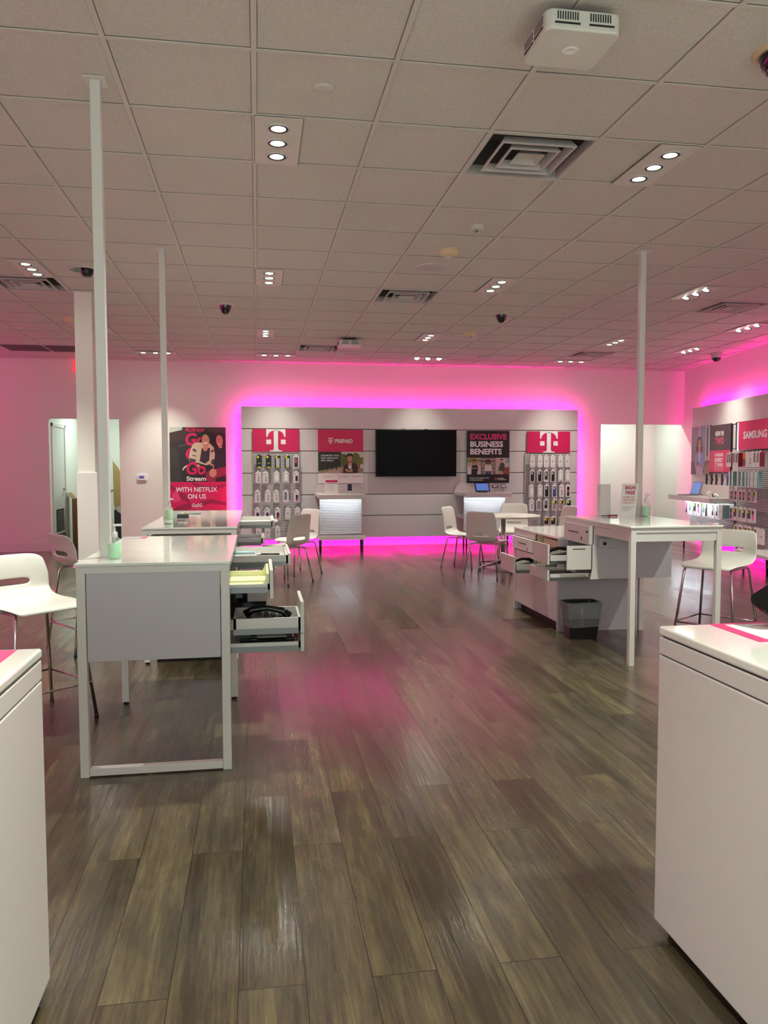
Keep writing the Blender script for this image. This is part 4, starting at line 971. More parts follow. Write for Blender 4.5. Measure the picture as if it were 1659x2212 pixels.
def round_table(x, y, label):
    t = thing('round_table', label, 'table', (x, y, 0), 0, 'round white meeting tables')
    m = MB(); m.lathe([(0.001, 0.695), (0.44, 0.695), (0.49, 0.702), (0.50, 0.712), (0.496, 0.722), (0.001, 0.723)], (0, 0, 0), 56, cap=False); m.build('tabletop', shell_m, t)
    m = MB(); m.lathe([(0.032, 0.07), (0.032, 0.695)], (0, 0, 0), 24); m.build('pedestal', chrome_m, t)
    for k in range(4):
        a = k*PI/2+0.5; c_, s_ = math.cos(a), math.sin(a)
        m = MB(); m.tube([(0.02*c_, 0.02*s_, 0.085), (0.40*c_, 0.40*s_, 0.055), (0.44*c_, 0.44*s_, 0.04), (0.445*c_, 0.445*s_, 0.012)], [0.026, 0.017, 0.015, 0.013], 10); f_ = m.build('base_foot', chrome_m, t)
        m = MB(); m.lathe([(0.02, 0), (0.02, 0.014)], (0.445*c_, 0.445*s_, 0), 14); m.build('glide', dark_m, f_)
round_table(-0.25, 9.75, 'round white table mostly hidden behind the left desk drawers')
round_table(3.31, 10.2, 'round white table with chrome pedestal on the right, in front of the display wall')

# ================================================================== TALL DESKS
def legs(t, pts, z1, foot=True, w_=0.038):
    for (x, y) in pts:
        m = MB(); m.box(x, x+w_, y, y+w_, 0.014 if foot else 0.0, z1); lg = m.build('leg', white_m, t, bevel=0.0015, bseg=1, world=True)
        if foot:
            m = MB(); m.lathe([(0.016, 0), (0.016, 0.006), (0.008, 0.008), (0.008, 0.016)], (x+w_/2, y+w_/2, 0), 14); m.build('leveling_foot', toe_m, lg, world=True)
def drawer(t, sd, xf, xi, y0, y1, zf0, zf1, zb0, zb1, inner=None, th=0.016, slot=False, lock=False):
    """open drawer; sd=+1 opens towards +X. xf = outer face of the front, xi = inner end of the tray"""
    inner = inner or white_m
    m = MB(); m.box(xf-sd*th, xf, y0, y1, zf0, zf1); d_ = m.build('drawer', white_m, t, bevel=0.0015, bseg=1, world=True)
    m = MB(); xa = xf-sd*th
    m.box(xi, xa, y0+0.012, y0+0.024, zb0, zb1).box(xi, xa, y1-0.024, y1-0.012, zb0, zb1).box(xi, xa, y0+0.012, y1-0.012, zb0, zb0+0.008).box(xi, xi+sd*0.012, y0+0.012, y1-0.012, zb0, zb1).box(xa-sd*0.01, xa, y0+0.012, y1-0.012, zb0, zb1)
    m.build('drawer_tray', inner, d_, world=True)
    for ya in (y0+0.006, y1-0.012):
        m = MB(); m.box(xi, xa-sd*0.01, ya, ya+0.006, zb0-0.014, zb0+0.012); m.build('drawer_runner', steel_m, d_, world=True)
    if slot or lock:
        m = MB(); ym = (y0+y1)/2; zs = zf1-(zf1-zf0)*0.35
        if slot: m.box(xf, xf+sd*0.001, ym-0.1, ym+0.1, zs, zs+0.008)
        if lock: m.box(xf, xf+sd*0.002, y0+0.07, y0+0.09, zf0+0.03, zf0+0.06)
        m.build('drawer_slot', toe_m, d_, world=True)
    return d_
def desk_top(t, x0, x1, y0, y1, z1, th=0.014):
    m = MB(); m.box(x0-0.006, x1+0.006, y0-0.006, y1+0.006, z1-th, z1); m.build('desktop', top_m, t, bevel=0.003, world=True)
    m = MB(); a = 0.038; zt = z1-th-0.001; zb = zt-0.03
    m.box(x0, x1, y0, y0+a, zb, zt).box(x0, x1, y1-a, y1, zb, zt).box(x0, x0+a, y0+a, y1-a, zb, zt).box(x1-a, x1, y0+a, y1-a, zb, zt); m.build('top_frame', white_m, t, world=True)

# --- front left desk
Z1 = 0.964
t = thing('tall_desk', 'nearest tall white desk on the left with open drawers on its right side', 'desk', (-0.46, 4.2, 0), 0, 'tall white service desks')
desk_top(t, -0.793, -0.131, 3.567, 4.90, Z1)
legs(t, [(-0.793, 3.567), (-0.169, 3.567)], 0.92, foot=False); legs(t, [(-0.793, 4.66), (-0.169, 4.66)], 0.92)
m = MB(); m.box(-0.754, -0.170, 3.568, 3.604, 0.006, 0.040); m.build('foot_rail', white_m, t, bevel=0.0015, bseg=1, world=True)
m = MB(); m.box(-0.751, -0.173, 3.570, 3.588, 0.524, 0.922); m.build('end_panel', panelgrey_m, t, bevel=0.001, bseg=1, world=True)
m = MB(); m.box(-0.751, -0.735, 3.59, 4.15, 0.526, 0.917).box(-0.751, -0.173, 4.135, 4.15, 0.526, 0.917).box(-0.735, -0.173, 3.59, 4.135, 0.526, 0.540).box(-0.735, -0.15, 3.59, 4.135, 0.752, 0.760)
m.build('drawer_cabinet', white_m, t, world=True)
m = MB(); m.box(-0.74, -0.15, 4.19, 4.20, 0.56, 0.90); m.build('back_plate', white_m, t, world=True)
d_ = drawer(t, 1, 0.068, -0.60, 3.655, 4.10, 0.769, 0.905, 0.812, 0.838)
m = MB(); m.box(-0.45, 0.045, 3.682, 4.07, 0.8205, 0.8235).box(-0.45, 0.047, 4.062, 4.072, 0.8235, 0.850).box(0.037, 0.049, 3.682, 4.07, 0.8235, 0.885).box(-0.45, 0.045, 3.84, 3.85, 0.8235, 0.832)
m.prism([(0.037, 0.8235), (0.037, 0.885), (0.022, 0.852), (0.0, 0.832), (-0.03, 0.8235)], 4.055, 4.072); m.prism([(0.037, 0.8235), (0.037, 0.87), (0.022, 0.842), (0.0, 0.830), (-0.02, 0.8235)], 3.682, 3.692)
m.build('cash_tray', lime_m, d_, bevel=0.004, world=True)
drawer(t, 1, 0.210, -0.118, 3.655, 3.985, 0.603, 0.752, 0.615, 0.676)
drawer(t, 1, 0.210, -0.30, 3.655, 3.985, 0.515, 0.600, 0.530, 0.560)
drawer(t, 1, 0.180, -0.50, 4.36, 4.885, 0.838, 0.905, 0.846, 0.893)
# drawer contents
def handset_phone(x, y, z, rot, label, s=1.0):
    t = thing('desk_phone', label, 'telephone', (x, y, z), rot, 'desk phones in drawers')
    m = MB(); m.prism([(-0.10*s, 0), (0.10*s, 0), (0.10*s, 0.02*s), (-0.10*s, 0.05*s)], -0.09*s, 0.09*s); m.build('phone_base', grey_m if s > 1.2 else dark_m, t, bevel=0.003)
    m = MB(); m.tube([(-0.105*s, -0.05*s, 0.055*s), (-0.07*s, -0.05*s, 0.078*s), (0, -0.05*s, 0.084*s), (0.07*s, -0.05*s, 0.07*s), (0.105*s, -0.05*s, 0.04*s)], [0.022*s, 0.017*s, 0.013*s, 0.017*s, 0.022*s], 12); m.build('handset', black_m, t)
    m = MB()
    for i in range(4):
        for j in range(3): m.box((-0.05+i*0.035)*s, (-0.028+i*0.035)*s, (0.0+j*0.028)*s, (0.018+j*0.028)*s, 0.03*s, (0.05-i*0.005)*s)
    m.build('keypad', toe_m, t)
    return t
handset_phone(0.04, 3.81, 0.6240, 0.0, 'black desk phone in the lower open drawer of the nearest left desk', 1.0)
t = thing('coiled_cord', 'short black coiled cord in the phone drawer of the nearest desk', 'cord', (0.15, 3.74, 0.6240))
m = MB(); m.tube([(-0.0+0.002*i, 0.012*math.cos(i*0.9), 0.014+0.010*math.sin(i*0.9)) for i in range(20)], 0.003, 6); m.build('cord_coil', wire_m, t)
t = thing('card_terminal', 'flat black card terminal lying in the lowest open drawer', 'card terminal', (0.04, 3.82, 0.5385))
m = MB(); m.box(-0.13, 0.13, -0.10, 0.10, 0, 0.022).box(-0.08, 0.12, -0.05, 0.08, 0.022, 0.034); m.build('terminal_body', black_m, t, bevel=0.003)
m = MB(); m.box(-0.05, 0.09, -0.10, -0.02, 0.0345, 0.036); m.build('paper_slip', pw_m, t)
t = thing('label_tape_holder', 'pale grey tray with rolls in the wide upper drawer', 'tray', (-0.06, 4.63, 0.8545))
m = MB(); m.box(-0.10, 0.05, -0.12, 0.12, 0, 0.024); m.build('tray_body', lgrey_m, t, bevel=0.003)
m = MB(); m.tube([(-0.10, -0.04, 0.032), (0.04, -0.04, 0.032)], 0.010, 10); m.build('tape_roll', flatmat((170, 200, 200)), t)
for k, (x, y, a_, ln, lb) in enumerate(((0.03, 4.60, 0.15, 0.13, 'long black pen case in the wide upper drawer'), (0.07, 4.66, -0.1, 0.11, 'black marker behind the pen case in the wide upper drawer'), (0.05, 4.52, 0.35, 0.07, 'short black key fob in the wide upper drawer'))):
    m = MB(); m.tube([(-ln/2, 0, 0.010), (ln/2, 0, 0.010)], 0.010, 10); o = m.build('marker_pen', dark_m); o.location = (x, y, 0.8545); o.rotation_euler.z = a_; tag(o, lb, 'pen', 'pens in the wide drawer')
m = MB(); m.prismz(rrect(-0.016, 0.016, -0.010, 0.010, 0.005), 0, 0.012); o = m.build('eraser', flatmat((90, 150, 220))); o.location = (0.115, 4.50, 0.8545); tag(o, 'small blue eraser at the end of the wide upper drawer', 'eraser')
t = thing('desktop_computer', 'black computer unit hanging under the nearest left desk behind the drawers', 'computer', (-0.06, 4.25, 0.56))
m = MB(); m.box(-0.12, 0.10, 0.0, 0.20, 0.0, 0.20); m.build('computer_case', black_m, t, bevel=0.003)
m = MB(); m.box(-0.12, 0.10, -0.004, 0.0, 0.205, 0.24).box(-0.12, 0.10, 0, 0.2, 0.20, 0.24); m.build('mount_rail', dark_m, t)
m = MB(); m.box(0.0, 0.105, -0.02, -0.004, 0.10, 0.19); m.build('junction_plate', lgrey_m, t)
m = MB(); m.prismz(rrect(-0.02, 0.02, -0.01, 0.01, 0.008), 0, 0.006); m.xform(Matrix.Translation((-0.045, -0.006, 0.13)) @ Matrix.Rotation(PI/2, 4, 'X')); m.build('badge', steel_m, t)

# --- second left desk
t = thing('tall_desk', 'second tall white desk on the left, behind the nearest one, holding a sanitizer bottle', 'desk', (-0.47, 6.6, 0), 0, 'tall white service desks')
desk_top(t, -0.796, -0.150, 5.59, 7.70, Z1)
legs(t, [(-0.796, 5.59), (-0.188, 5.59), (-0.796, 7.65), (-0.188, 7.65), (-0.188, 6.46)], 0.92)
m = MB(); m.box(-0.752, -0.19, 5.594, 5.61, 0.13, 0.905); m.build('end_panel', panelgrey_m, t, world=True)
m = MB(); m.box(-0.752, -0.19, 5.612, 6.44, 0.13, 0.15).box(-0.752, -0.735, 5.612, 6.44, 0.15, 0.90).box(-0.735, -0.19, 6.42, 6.44, 0.15, 0.90); m.build('drawer_cabinet', white_m, t, world=True)
m = MB(); m.box(-0.72, -0.24, 5.66, 6.38, 0.0, 0.13); m.build('plinth', toe_m, t, world=True)
drawer(t, 1, 0.135, -0.45, 6.50, 7.20, 0.885, 0.943, 0.892, 0.935)
drawer(t, 1, 0.050, -0.45, 6.00, 6.42, 0.795, 0.845, 0.80, 0.84, inner=lgrey_m)
drawer(t, 1, 0.130, -0.45, 5.66, 5.99, 0.655, 0.725, 0.662, 0.700)
m = MB()
for k in range(7): m.box(-0.02+k*0.008-0.05, -0.015+k*0.008-0.05, 0, 0.10, 0.0, 0.03)
m.box(-0.075, -0.015, 0, 0.1, 0, 0.022)
o = m.build('cable_comb', dark_m); o.location = (-0.055, 6.06, 0.8085); tag(o, 'black toothed cable comb in the grey drawer of the second left desk', 'cable comb')
t = handset_phone(0.02, 5.83, 0.671, 0.0, 'dark desk phone in the low open drawer of the second left desk', 0.8)
m = MB(); m.prismz(rrect(-0.06, 0.06, -0.03, 0.03, 0.01), 0, 0.006); o = m.build('cable_tie_bag', lgrey_m); o.location = (0.0, 6.75, 0.9006); tag(o, 'flat grey packet in the top drawer of the second left desk', 'packet')

# --- right tall desk
ZR = 0.975
t = thing('tall_desk', 'tall white desk on the right with two open front legs and a hanging grey cabinet', 'desk', (2.87, 5.55, 0), 0, 'tall white service desks')
X0, X1, Y0, Y1 = 2.53, 3.21, 4.98, 6.12
desk_top(t, X0, X1, Y0, Y1, ZR)
legs(t, [(X0, Y0), (X1-0.038, Y0), (X1-0.038, Y1-0.038)], 0.93, foot=False)
m = MB(); m.box(X0+0.039, X1-0.039, Y0+0.004, Y0+0.020, 0.868, 0.928); m.box(X0+0.004, X0+0.020, Y0+0.040, 5.58, 0.868, 0.928); m.box(X1-0.02, X1-0.004, Y0+0.04, Y1-0.04, 0.868, 0.928); m.build('apron', white_m, t, world=True)
m = MB(); m.box(2.53, 3.17, 5.575, 5.59, 0.525, 0.925).box(2.53, 3.17, 5.59, 6.10, 0.525, 0.540).box(3.155, 3.17, 5.59, 6.10, 0.54, 0.925).box(2.53, 3.155, 6.085, 6.10, 0.54, 0.925); m.build('hanging_cabinet', panelgrey_m, t, bevel=0.001, bseg=1, world=True)
m = MB(); m.prism([(2.50, 0.525), (2.56, 0.525), (2.545, 0.60), (2.525, 0.79), (2.515, 0.79), (2.515, 0.6)], 5.568, 5.575); m.build('cabinet_edge', white_m, t, world=True)
m = MB(); m.box(2.50, 2.53, 5.60, 6.09, 0.785, 0.93); d_ = m.build('drawer', white_m, t, bevel=0.0015, bseg=1, world=True)
m = MB(); m.box(2.4985, 2.50, 5.80, 6.00, 0.862, 0.869).box(2.4985, 2.50, 5.735, 5.75, 0.81, 0.838).box(2.4985, 2.50, 5.625, 5.66, 0.875, 0.892); m.build('drawer_slot', toe_m, d_, world=True)
drawer(t, -1, 2.20, 2.54, 5.68, 5.99, 0.630, 0.785, 0.645, 0.70)
drawer(t, -1, 2.20, 2.70, 5.68, 6.08, 0.505, 0.585, 0.515, 0.555)
m = MB(); m.box(2.305, 2.50, 5.555, 5.568, 0.603, 0.785); dd = m.build('cabinet_door', white_m, t, bevel=0.001, bseg=1, world=True)
m = MB(); m.box(2.35, 2.45, 5.5535, 5.555, 0.758, 0.764); m.build('door_slot', toe_m, dd, world=True)
m = MB(); m.box(2.56, 2.72, 5.54, 5.575, 0.77, 0.84); q_ = m.build('power_unit', lgrey_m, t, bevel=0.003, world=True)
m = MB(); m.lathe([(0.014, 0), (0.012, -0.006), (0.001, -0.008)], (0, 0, 0), 14, cap=False); m.xform(Matrix.Translation((2.60, 5.54, 0.80)) @ Matrix.Rotation(-PI/2, 4, 'X')); m.build('socket', toe_m, q_, world=True)
handset_phone(2.37, 5.84, 0.654, PI, 'black desk phone in the upper open drawer of the right desk', 0.95)
t = thing('card_terminal', 'black card terminal lying in the lowest open drawer of the right desk', 'card terminal', (2.36, 5.88, 0.5235))
m = MB(); m.box(-0.12, 0.12, -0.12, 0.12, 0, 0.02); m.build('terminal_body', dark_m, t, bevel=0.003)

# --- low cabinet behind it
t = thing('low_cabinet', 'lower white cabinet adjoining the back of the right tall desk, with an open drawer', 'cabinet', (2.83, 6.7, 0))
x0, x1, y0, y1, zt = 2.49, 3.17, 6.135, 7.27, 0.80
m = MB(); m.box(x0-0.02, x1, y0, y0+0.03, 0.0, zt-0.02); m.build('end_panel', panelgrey_m, t, bevel=0.0015, bseg=1, world=True)
m = MB(); m.box(x0-0.02, x0+0.02, y1-0.03, y1, 0.0, zt-0.02).box(x0+0.02, x1, y1-0.02, y1, 0.0, zt-0.02).box(x1-0.016, x1, y0+0.03, y1-0.02, 0.0, zt-0.02); m.build('cabinet_side', white_m, t, world=True)
m = MB(); m.box(x0-0.025, x1+0.005, y0-0.004, y1+0.004, zt-0.02, zt); m.build('cabinet_top', top_m, t, bevel=0.003, world=True)
m = MB(); m.box(x0, x1-0.02, 6.67, 6.69, 0.08, 0.775).box(x0, x1-0.02, y0+0.03, y1-0.03, 0.08, 0.095).box(x0+0.002, x1-0.02, y0+0.03, y1-0.03, 0.59, 0.60); m.box(x0+0.01, x1-0.02, 6.17, 6.67, 0.69, 0.70); m.build('cabinet_shelf', cream_m, t, world=True)
m = MB(); m.box(x0+0.05, x0+0.06, y0+0.03, y1-0.03, 0.0, 0.078); m.build('toe_kick', toe_m, t, world=True)
m = MB(); m.box(x0-0.016, x0, 6.71, 7.238, 0.722, 0.776); m.build('drawer', white_m, t, bevel=0.001, bseg=1, world=True)
m = MB(); m.box(x0-0.040, x0-0.012, 6.70, 7.262, 0.60, 0.716); d_ = m.build('drawer', white_m, t, bevel=0.001, bseg=1, world=True)
m = MB(); m.box(x0-0.0415, x0-0.040, 6.87, 7.08, 0.662, 0.669).box(x0-0.0415, x0-0.040, 6.83, 6.845, 0.61, 0.635); m.build('drawer_slot', toe_m, d_, world=True)
m = MB(); m.box(x0-0.016, x0, 6.705, 7.238, 0.078, 0.585); m.build('cabinet_door', white_m, t, bevel=0.001, bseg=1, world=True)
m = MB(); m.box(x0-0.016, x0, 6.17, 6.70, 0.078, 0.50); m.build('cabinet_door', white_m, t, bevel=0.001, bseg=1, world=True)
drawer(t, -1, 2.20, 2.60, 6.475, 6.845, 0.455, 0.600, 0.468, 0.53)
m = MB(); m.box(2.52, 2.80, 6.25, 6.60, 0.0, 0.05); o = m.build('paper_stack', cream_m); tag(o, 'stack of cream envelopes on the open shelf of the low cabinet', 'envelopes'); o.location = (0, 0, 0.7005)
handset_phone(2.36, 6.66, 0.477, PI, 'black desk phone in the open drawer of the low cabinet', 0.9)

# waste bin
t = thing('waste_bin', 'black waste bin with a clear liner under the right tall desk', 'waste bin', (2.60, 5.90, 0))
t.location = (2.585, 5.93, 0)
def rr3(w_, d_, r): return rrect(-w_, w_, -d_, d_, r, 4)
m = MB(); lv = [(0.112, 0.085, 0.0), (0.145, 0.11, 0.285), (0.15, 0.115, 0.29), (0.14, 0.105, 0.285), (0.108, 0.08, 0.012)]
ps = [[(x, y, z) for x, y in rr3(a, b, 0.03)] for a, b, z in lv]; k = len(ps[0])
for p_ in ps: m.v += p_
for i in range(len(ps)-1):
    for j in range(k): m.face([i*k+j, i*k+(j+1) % k, (i+1)*k+(j+1) % k, (i+1)*k+j], 0, False)
m.face(list(range(k))[::-1]); m.face([(len(ps)-1)*k+j for j in range(k)]); m.build('bin_body', dark_m, t)
m = MB(); rnd = random.Random(5); lv = [(0.138, 0.103, 0.10), (0.146, 0.112, 0.288), (0.158, 0.122, 0.300), (0.156, 0.120, 0.21), (0.146, 0.112, 0.165)]
ps = []
for a, b, z in lv: ps.append([(x*(1+rnd.uniform(-0.02, 0.02)), y*(1+rnd.uniform(-0.02, 0.02)), z+rnd.uniform(-0.008, 0.008)) for x, y in rr3(a, b, 0.03)])
for p_ in ps: m.v += p_
for i in range(len(ps)-1):
    for j in range(k): m.face([i*k+j, i*k+(j+1) % k, (i+1)*k+(j+1) % k, (i+1)*k+j], 0, False)
m.build('bin_liner', bag_m, t)

# ================================================================== FOREGROUND COUNTERS
def counter(x0, x1, y0, y1, label):
    t = thing('display_counter', label, 'counter', ((x0+x1)/2, (y0+y1)/2, 0), 0, 'white foreground counters')
    m = MB(); m.box(x0, x1, y0, y1, 0.035, 0.836); m.build('counter_body', white_m, t, bevel=0.004, world=True)
    m = MB(); m.box(x0, x1, y0, y1, 0.840, 0.890); m.build('counter_band', white_m, t, bevel=0.003, world=True)
    m = MB(); m.box(x0+0.008, x1-0.008, y0+0.008, y1-0.008, 0.82, 0.896); m.build('counter_core', groove_m, t, world=True)
    m = MB(); m.box(x0-0.002, x1+0.002, y0-0.002, y1+0.002, 0.895, 0.921); m.build('counter_top', top_m, t, bevel=0.007, bseg=3, world=True)
    m = MB(); m.box(x0+0.03, x1-0.03, y0+0.03, y1-0.03, 0, 0.036); m.build('plinth', toe_m, t, world=True)
counter(1.160, 2.60, 0.15, 2.10, 'white block counter in the right foreground with a pink-framed sheet')
counter(-1.55, -0.557, 0.15, 2.105, 'white block counter in the left foreground with a pink sheet')
t = thing('placard', 'pink-bordered printed sheet lying on the right foreground counter', 'placard', (1.6, 2.0, 0.9212))
m = MB(); m.box(1.315, 2.0, 1.86, 2.095, 0.9212, 0.9225); m.build('sheet', flatmat((224, 60, 122)), t, world=True)
m = MB(); m.box(1.352, 1.96, 1.885, 2.075, 0.9225, 0.9230); m.build('sheet_field', pw_m, t, world=True)
m = MB(); m.prismz([(1.42, 2.055), (1.52, 2.055), (1.56, 2.03), (1.62, 2.035), (1.66, 1.96), (1.46, 1.97), (1.44, 2.02)], 0.9230, 0.9233); m.box(1.46, 1.9, 1.925, 1.930, 0.9230, 0.9233, 1); m.build('print', [flatmat((206, 160, 172)), grey_m], t, world=True)
t = thing('acrylic_block', 'clear plastic block edged in pink beside the sheet on the right counter', 'acrylic block', (1.45, 1.80, 0.9212))
m = MB(); m.box(1.33, 1.60, 1.72, 1.835, 0.9212, 0.930); m.build('block', clear_m, t, bevel=0.002, world=True)
m = MB(); m.box(1.35, 1.58, 1.735, 1.82, 0.9300, 0.9305); m.build('label_strip', flatmat((224, 60, 122)), t, world=True)
t = thing('placard', 'pink sheet with white script lying on the left foreground counter', 'placard', (-0.9, 2.0, 0.9212))
m = MB(); m.box(-1.2, -0.612, 1.72, 2.09, 0.9212, 0.9225); m.build('sheet', flatmat((226, 84, 132)), t, world=True)
l = LET(); l.add('Stay', 0, 0.12, 0, 0.03, 0, bold=0.01, shear=0.3); l.b.v = [(x, z, 0) for x, y, z in l.b.v]; l.b.xform(Matrix.Translation((-0.78, 2.0, 0.9228))); l.b.build('lettering', pw_m, t, world=True)
t = thing('tablet_stand', 'black device with white side on a stand at the right picture edge', 'device stand', (1.50, 2.02, 0.9212))
t.location = (1.50, 2.02, 0.9225)
m = MB(); m.box(-0.03, 0.05, -0.03, 0.03, 0, 0.01).box(0.02, 0.04, -0.01, 0.01, 0.01, 0.10); m.build('stand_post', lgrey_m, t)
q = MB(); q.prismz(rrect(-0.12, 0.12, -0.045, 0.045, 0.02), 0, 0.018); q.xform(Matrix.Translation((0.03, 0.0, 0.11)) @ Matrix.Rotation(-0.5, 4, 'Y') @ Matrix.Rotation(0.5, 4, 'X')); q.build('device_body', black_m, t, bevel=0.003)
q = MB(); q.prismz(rrect(-0.07, 0.12, -0.035, 0.035, 0.015), -0.006, 0.0); q.xform(Matrix.Translation((0.04, 0.0, 0.104)) @ Matrix.Rotation(-0.5, 4, 'Y') @ Matrix.Rotation(0.5, 4, 'X')); q.build('device_back', pw_m, t)

# ================================================================== SMALL THINGS ON DESKS
def sanitizer(x, y, z, label, s=1.0):
    t = thing('sanitizer_bottle', label, 'sanitizer bottle', (x, y, z), 0.4, 'hand sanitizer bottles')
    m = MB(); m.lathe([(0.001, 0.001), (0.028*s, 0.001), (0.0305*s, 0.005), (0.0305*s, 0.078*s), (0.028*s, 0.09*s), (0.016*s, 0.099*s), (0.013*s, 0.103*s)], (0, 0, 0), 28, cap=False); m.build('bottle', clear_m, t)
    m = MB(); m.lathe([(0.001, 0.004), (0.026*s, 0.004), (0.028*s, 0.008), (0.028*s, 0.071*s), (0.001, 0.072*s)], (0, 0, 0), 24, cap=False); m.build('gel', gel_m, t)
    m = MB(); m.lathe([(0.014*s, 0.100*s), (0.015*s, 0.102*s), (0.015*s, 0.124*s), (0.007*s, 0.126*s), (0.006*s, 0.142*s)], (0, 0, 0), 20); m.build('pump_collar', pw_m, t)
    m = MB(); m.lathe([(0.004*s, 0.14*s), (0.004*s, 0.152*s)], (0, 0, 0), 12); m.box(-0.009*s, 0.034*s, -0.008*s, 0.008*s, 0.150*s, 0.160*s); m.build('pump_head', pw_m, t, bevel=0.002)
    m = MB(); m.tube([(0.0, 0, 0.01), (0.002, 0, 0.1*s)], 0.002, 6); m.build('dip_tube', pw_m, t)
sanitizer(-0.655, 3.735, Z1+0.0005, 'clear pump bottle of green hand sanitizer on the nearest left desk')
sanitizer(-0.705, 6.44, Z1+0.0005, 'pump bottle of hand sanitizer on the second left desk beside its pole', 1.05)
sanitizer(3.165, 5.98, ZR+0.0005, 'pump bottle of green hand sanitizer beside the BREAK FREE sign', 1.15)
# papers etc.
m = MB(); m.box(-0.09, 0.02, -0.05, 0.05, 0, 0.001); m.box(0.02, 0.05, -0.05, 0.05, 0, 0.001, 1); o = m.build('leaflet', [lgrey_m, flatmat((214, 110, 130))]); o.location = (-0.71, 4.82, Z1+0.0005); tag(o, 'grey and pink leaflet on the back of the nearest left desk', 'leaflet')
t = thing('card_holder', 'small black holder with cards on the second left desk', 'card holder', (-0.61, 6.60, Z1+0.0005))
m = MB(); m.box(-0.045, 0.045, -0.03, 0.03, 0, 0.03); m.build('holder_body', dark_m, t, bevel=0.002)
m = MB(); m.box(-0.04, 0.0, -0.01, 0.02, 0.03, 0.042); m.box(0.005, 0.035, -0.01, 0.02, 0.03, 0.05, 1); m.build('cards', [pw_m, cream_m], t)
m = MB(); m.box(-0.1, 0.1, -0.12, 0.12, 0, 0.012); o = m.build('tablet', grey_m, bevel=0.002); o.location = (-0.60, 7.2, Z1+0.0005); tag(o, 'grey flat tablet at the back of the second left desk', 'tablet')
m = MB(); m.box(-0.03, 0.03, -0.05, 0.05, 0, 0.002); o = m.build('card', flatmat((120, 20, 50))); o.location = (-0.60, 6.33, Z1+0.0005); tag(o, 'dark red card in front of the black holder on the second left desk', 'card')
m = MB(); m.lathe([(0.001, 0.004), (0.02, 0.005), (0.026, 0.002), (0.026, 0)], (0, 0, 0), 20, cap=False); o = m.build('cable_grommet', grey_m); o.location = (-0.66, 5.95, Z1+0.0005); tag(o, 'round cable grommet cover in the second left desk top', 'grommet')
# break free sign
t = thing('table_sign', 'slanted white sign reading BREAK FREE FROM YOUR CONTRACTS on the right desk', 'sign', (2.97, 5.93, ZR+0.0005), -0.05)
m = MB(); m.box(-0.07, 0.07, -0.004, 0.0, 0, 0.268); M_ = Matrix.Shear('XZ', 4, (0.0, 0.0)) if False else Matrix(((1, 0, 0.20, 0), (0, 1, 0.22, 0), (0, 0, 1, 0), (0, 0, 0, 1)))
m.xform(M_); m.build('sign_panel', pw_m, t)
m = MB(); m.prismz([(-0.07, 0.0), (0.07, 0.0), (0.09, 0.09), (-0.05, 0.09)], 0, 0.003); m.build('sign_base', clear_m, t)
l = LET()
l.add('BREAK', -0.045, 0.055, 0.222, 0.252, -0.0046, 0, 0.03); l.add('FREE', -0.035, 0.045, 0.180, 0.210, -0.0046, 0, 0.03)
l.add('FROM AT&T', -0.05, 0.05, 0.150, 0.166, -0.0046, 0, 0.01); l.add('3-YEAR DEVICE', -0.06, 0.055, 0.128, 0.143, -0.0046, 0, 0.01); l.add('CONTRACTS', -0.05, 0.045, 0.106, 0.121, -0.0046, 0, 0.01)
for k in range(3): l.b.box(-0.05, 0.05-0.02*k, -0.0048, -0.0045, 0.078-k*0.014, 0.081-k*0.014, 1)
l.b.xform(M_); l.build([flatmat((190, 30, 70)), grey_m], t)
m = MB(); m.box(-0.045, 0.045, -0.03, 0.03, 0, 0.262); o = m.build('tall_box', cream_m if False else card_m, bevel=0.002); o.location = (2.83, 6.06, ZR+0.0005); tag(o, 'tall plain off-white box behind the BREAK FREE sign', 'box')
t = thing('marker', 'thin red marker lying on the right desk left of the sign', 'pen', (2.835, 5.98, ZR+0.0005), -0.1)
m = MB(); m.tube([(0.0, 0, 0.008), (0.075, 0, 0.008)], 0.007, 10); m.build('marker_barrel', flatmat((170, 20, 40)), t)
m = MB(); m.tube([(-0.06, 0, 0.008), (0.0, 0, 0.008)], 0.003, 8); m.build('marker_tip', steel_m, t)
m = MB(); m.box(-0.03, 0.03, -0.02, 0.02, 0, 0.055); o = m.build('card_box', lgrey_m, bevel=0.002); o.location = (3.185, 6.085, ZR+0.0005); tag(o, 'small grey box behind the sanitizer on the right desk', 'box')

# ================================================================== RIGHT WALL MERCHANDISE
t = sign_board(FR, 0.93, 1.74, 1.24, 2.055, 0.115, (flatmat((120, 112, 116)),), 'poster of a smiling woman with a phone on a porch, on the right wall', 'poster', 'poster', 0.02)
A = ART(990, 1180, 445, 890, 0, 0.81, 0.815, 0, -0.0205)
box_(A, 990, 1180, 445, 890, (150, 146, 150))
for q in range(7): box_(A, 990, 1070, 470+q*42, 473+q*42, (112, 108, 112))
box_(A, 1068, 1082, 445, 770, (206, 206, 212)); box_(A, 1084, 1140, 445, 600, (150, 156, 190)); box_(A, 1138, 1146, 445, 780, (214, 214, 222)); box_(A, 1148, 1166, 470, 720, (90, 92, 106)); box_(A, 1168, 1180, 445, 770, (206, 206, 214))
A.shape([(990, 770), (1180, 760), (1180, 890), (990, 890)], (112, 84, 80)); A.shape([(1130, 820), (1180, 780), (1180, 890), (1118, 890)], (146, 120, 100))
A.shape([(1040, 700), (1050, 600), (1058, 548), (1078, 538), (1096, 552), (1102, 620), (1108, 700), (1090, 720), (1050, 720)], (56, 36, 34)); 
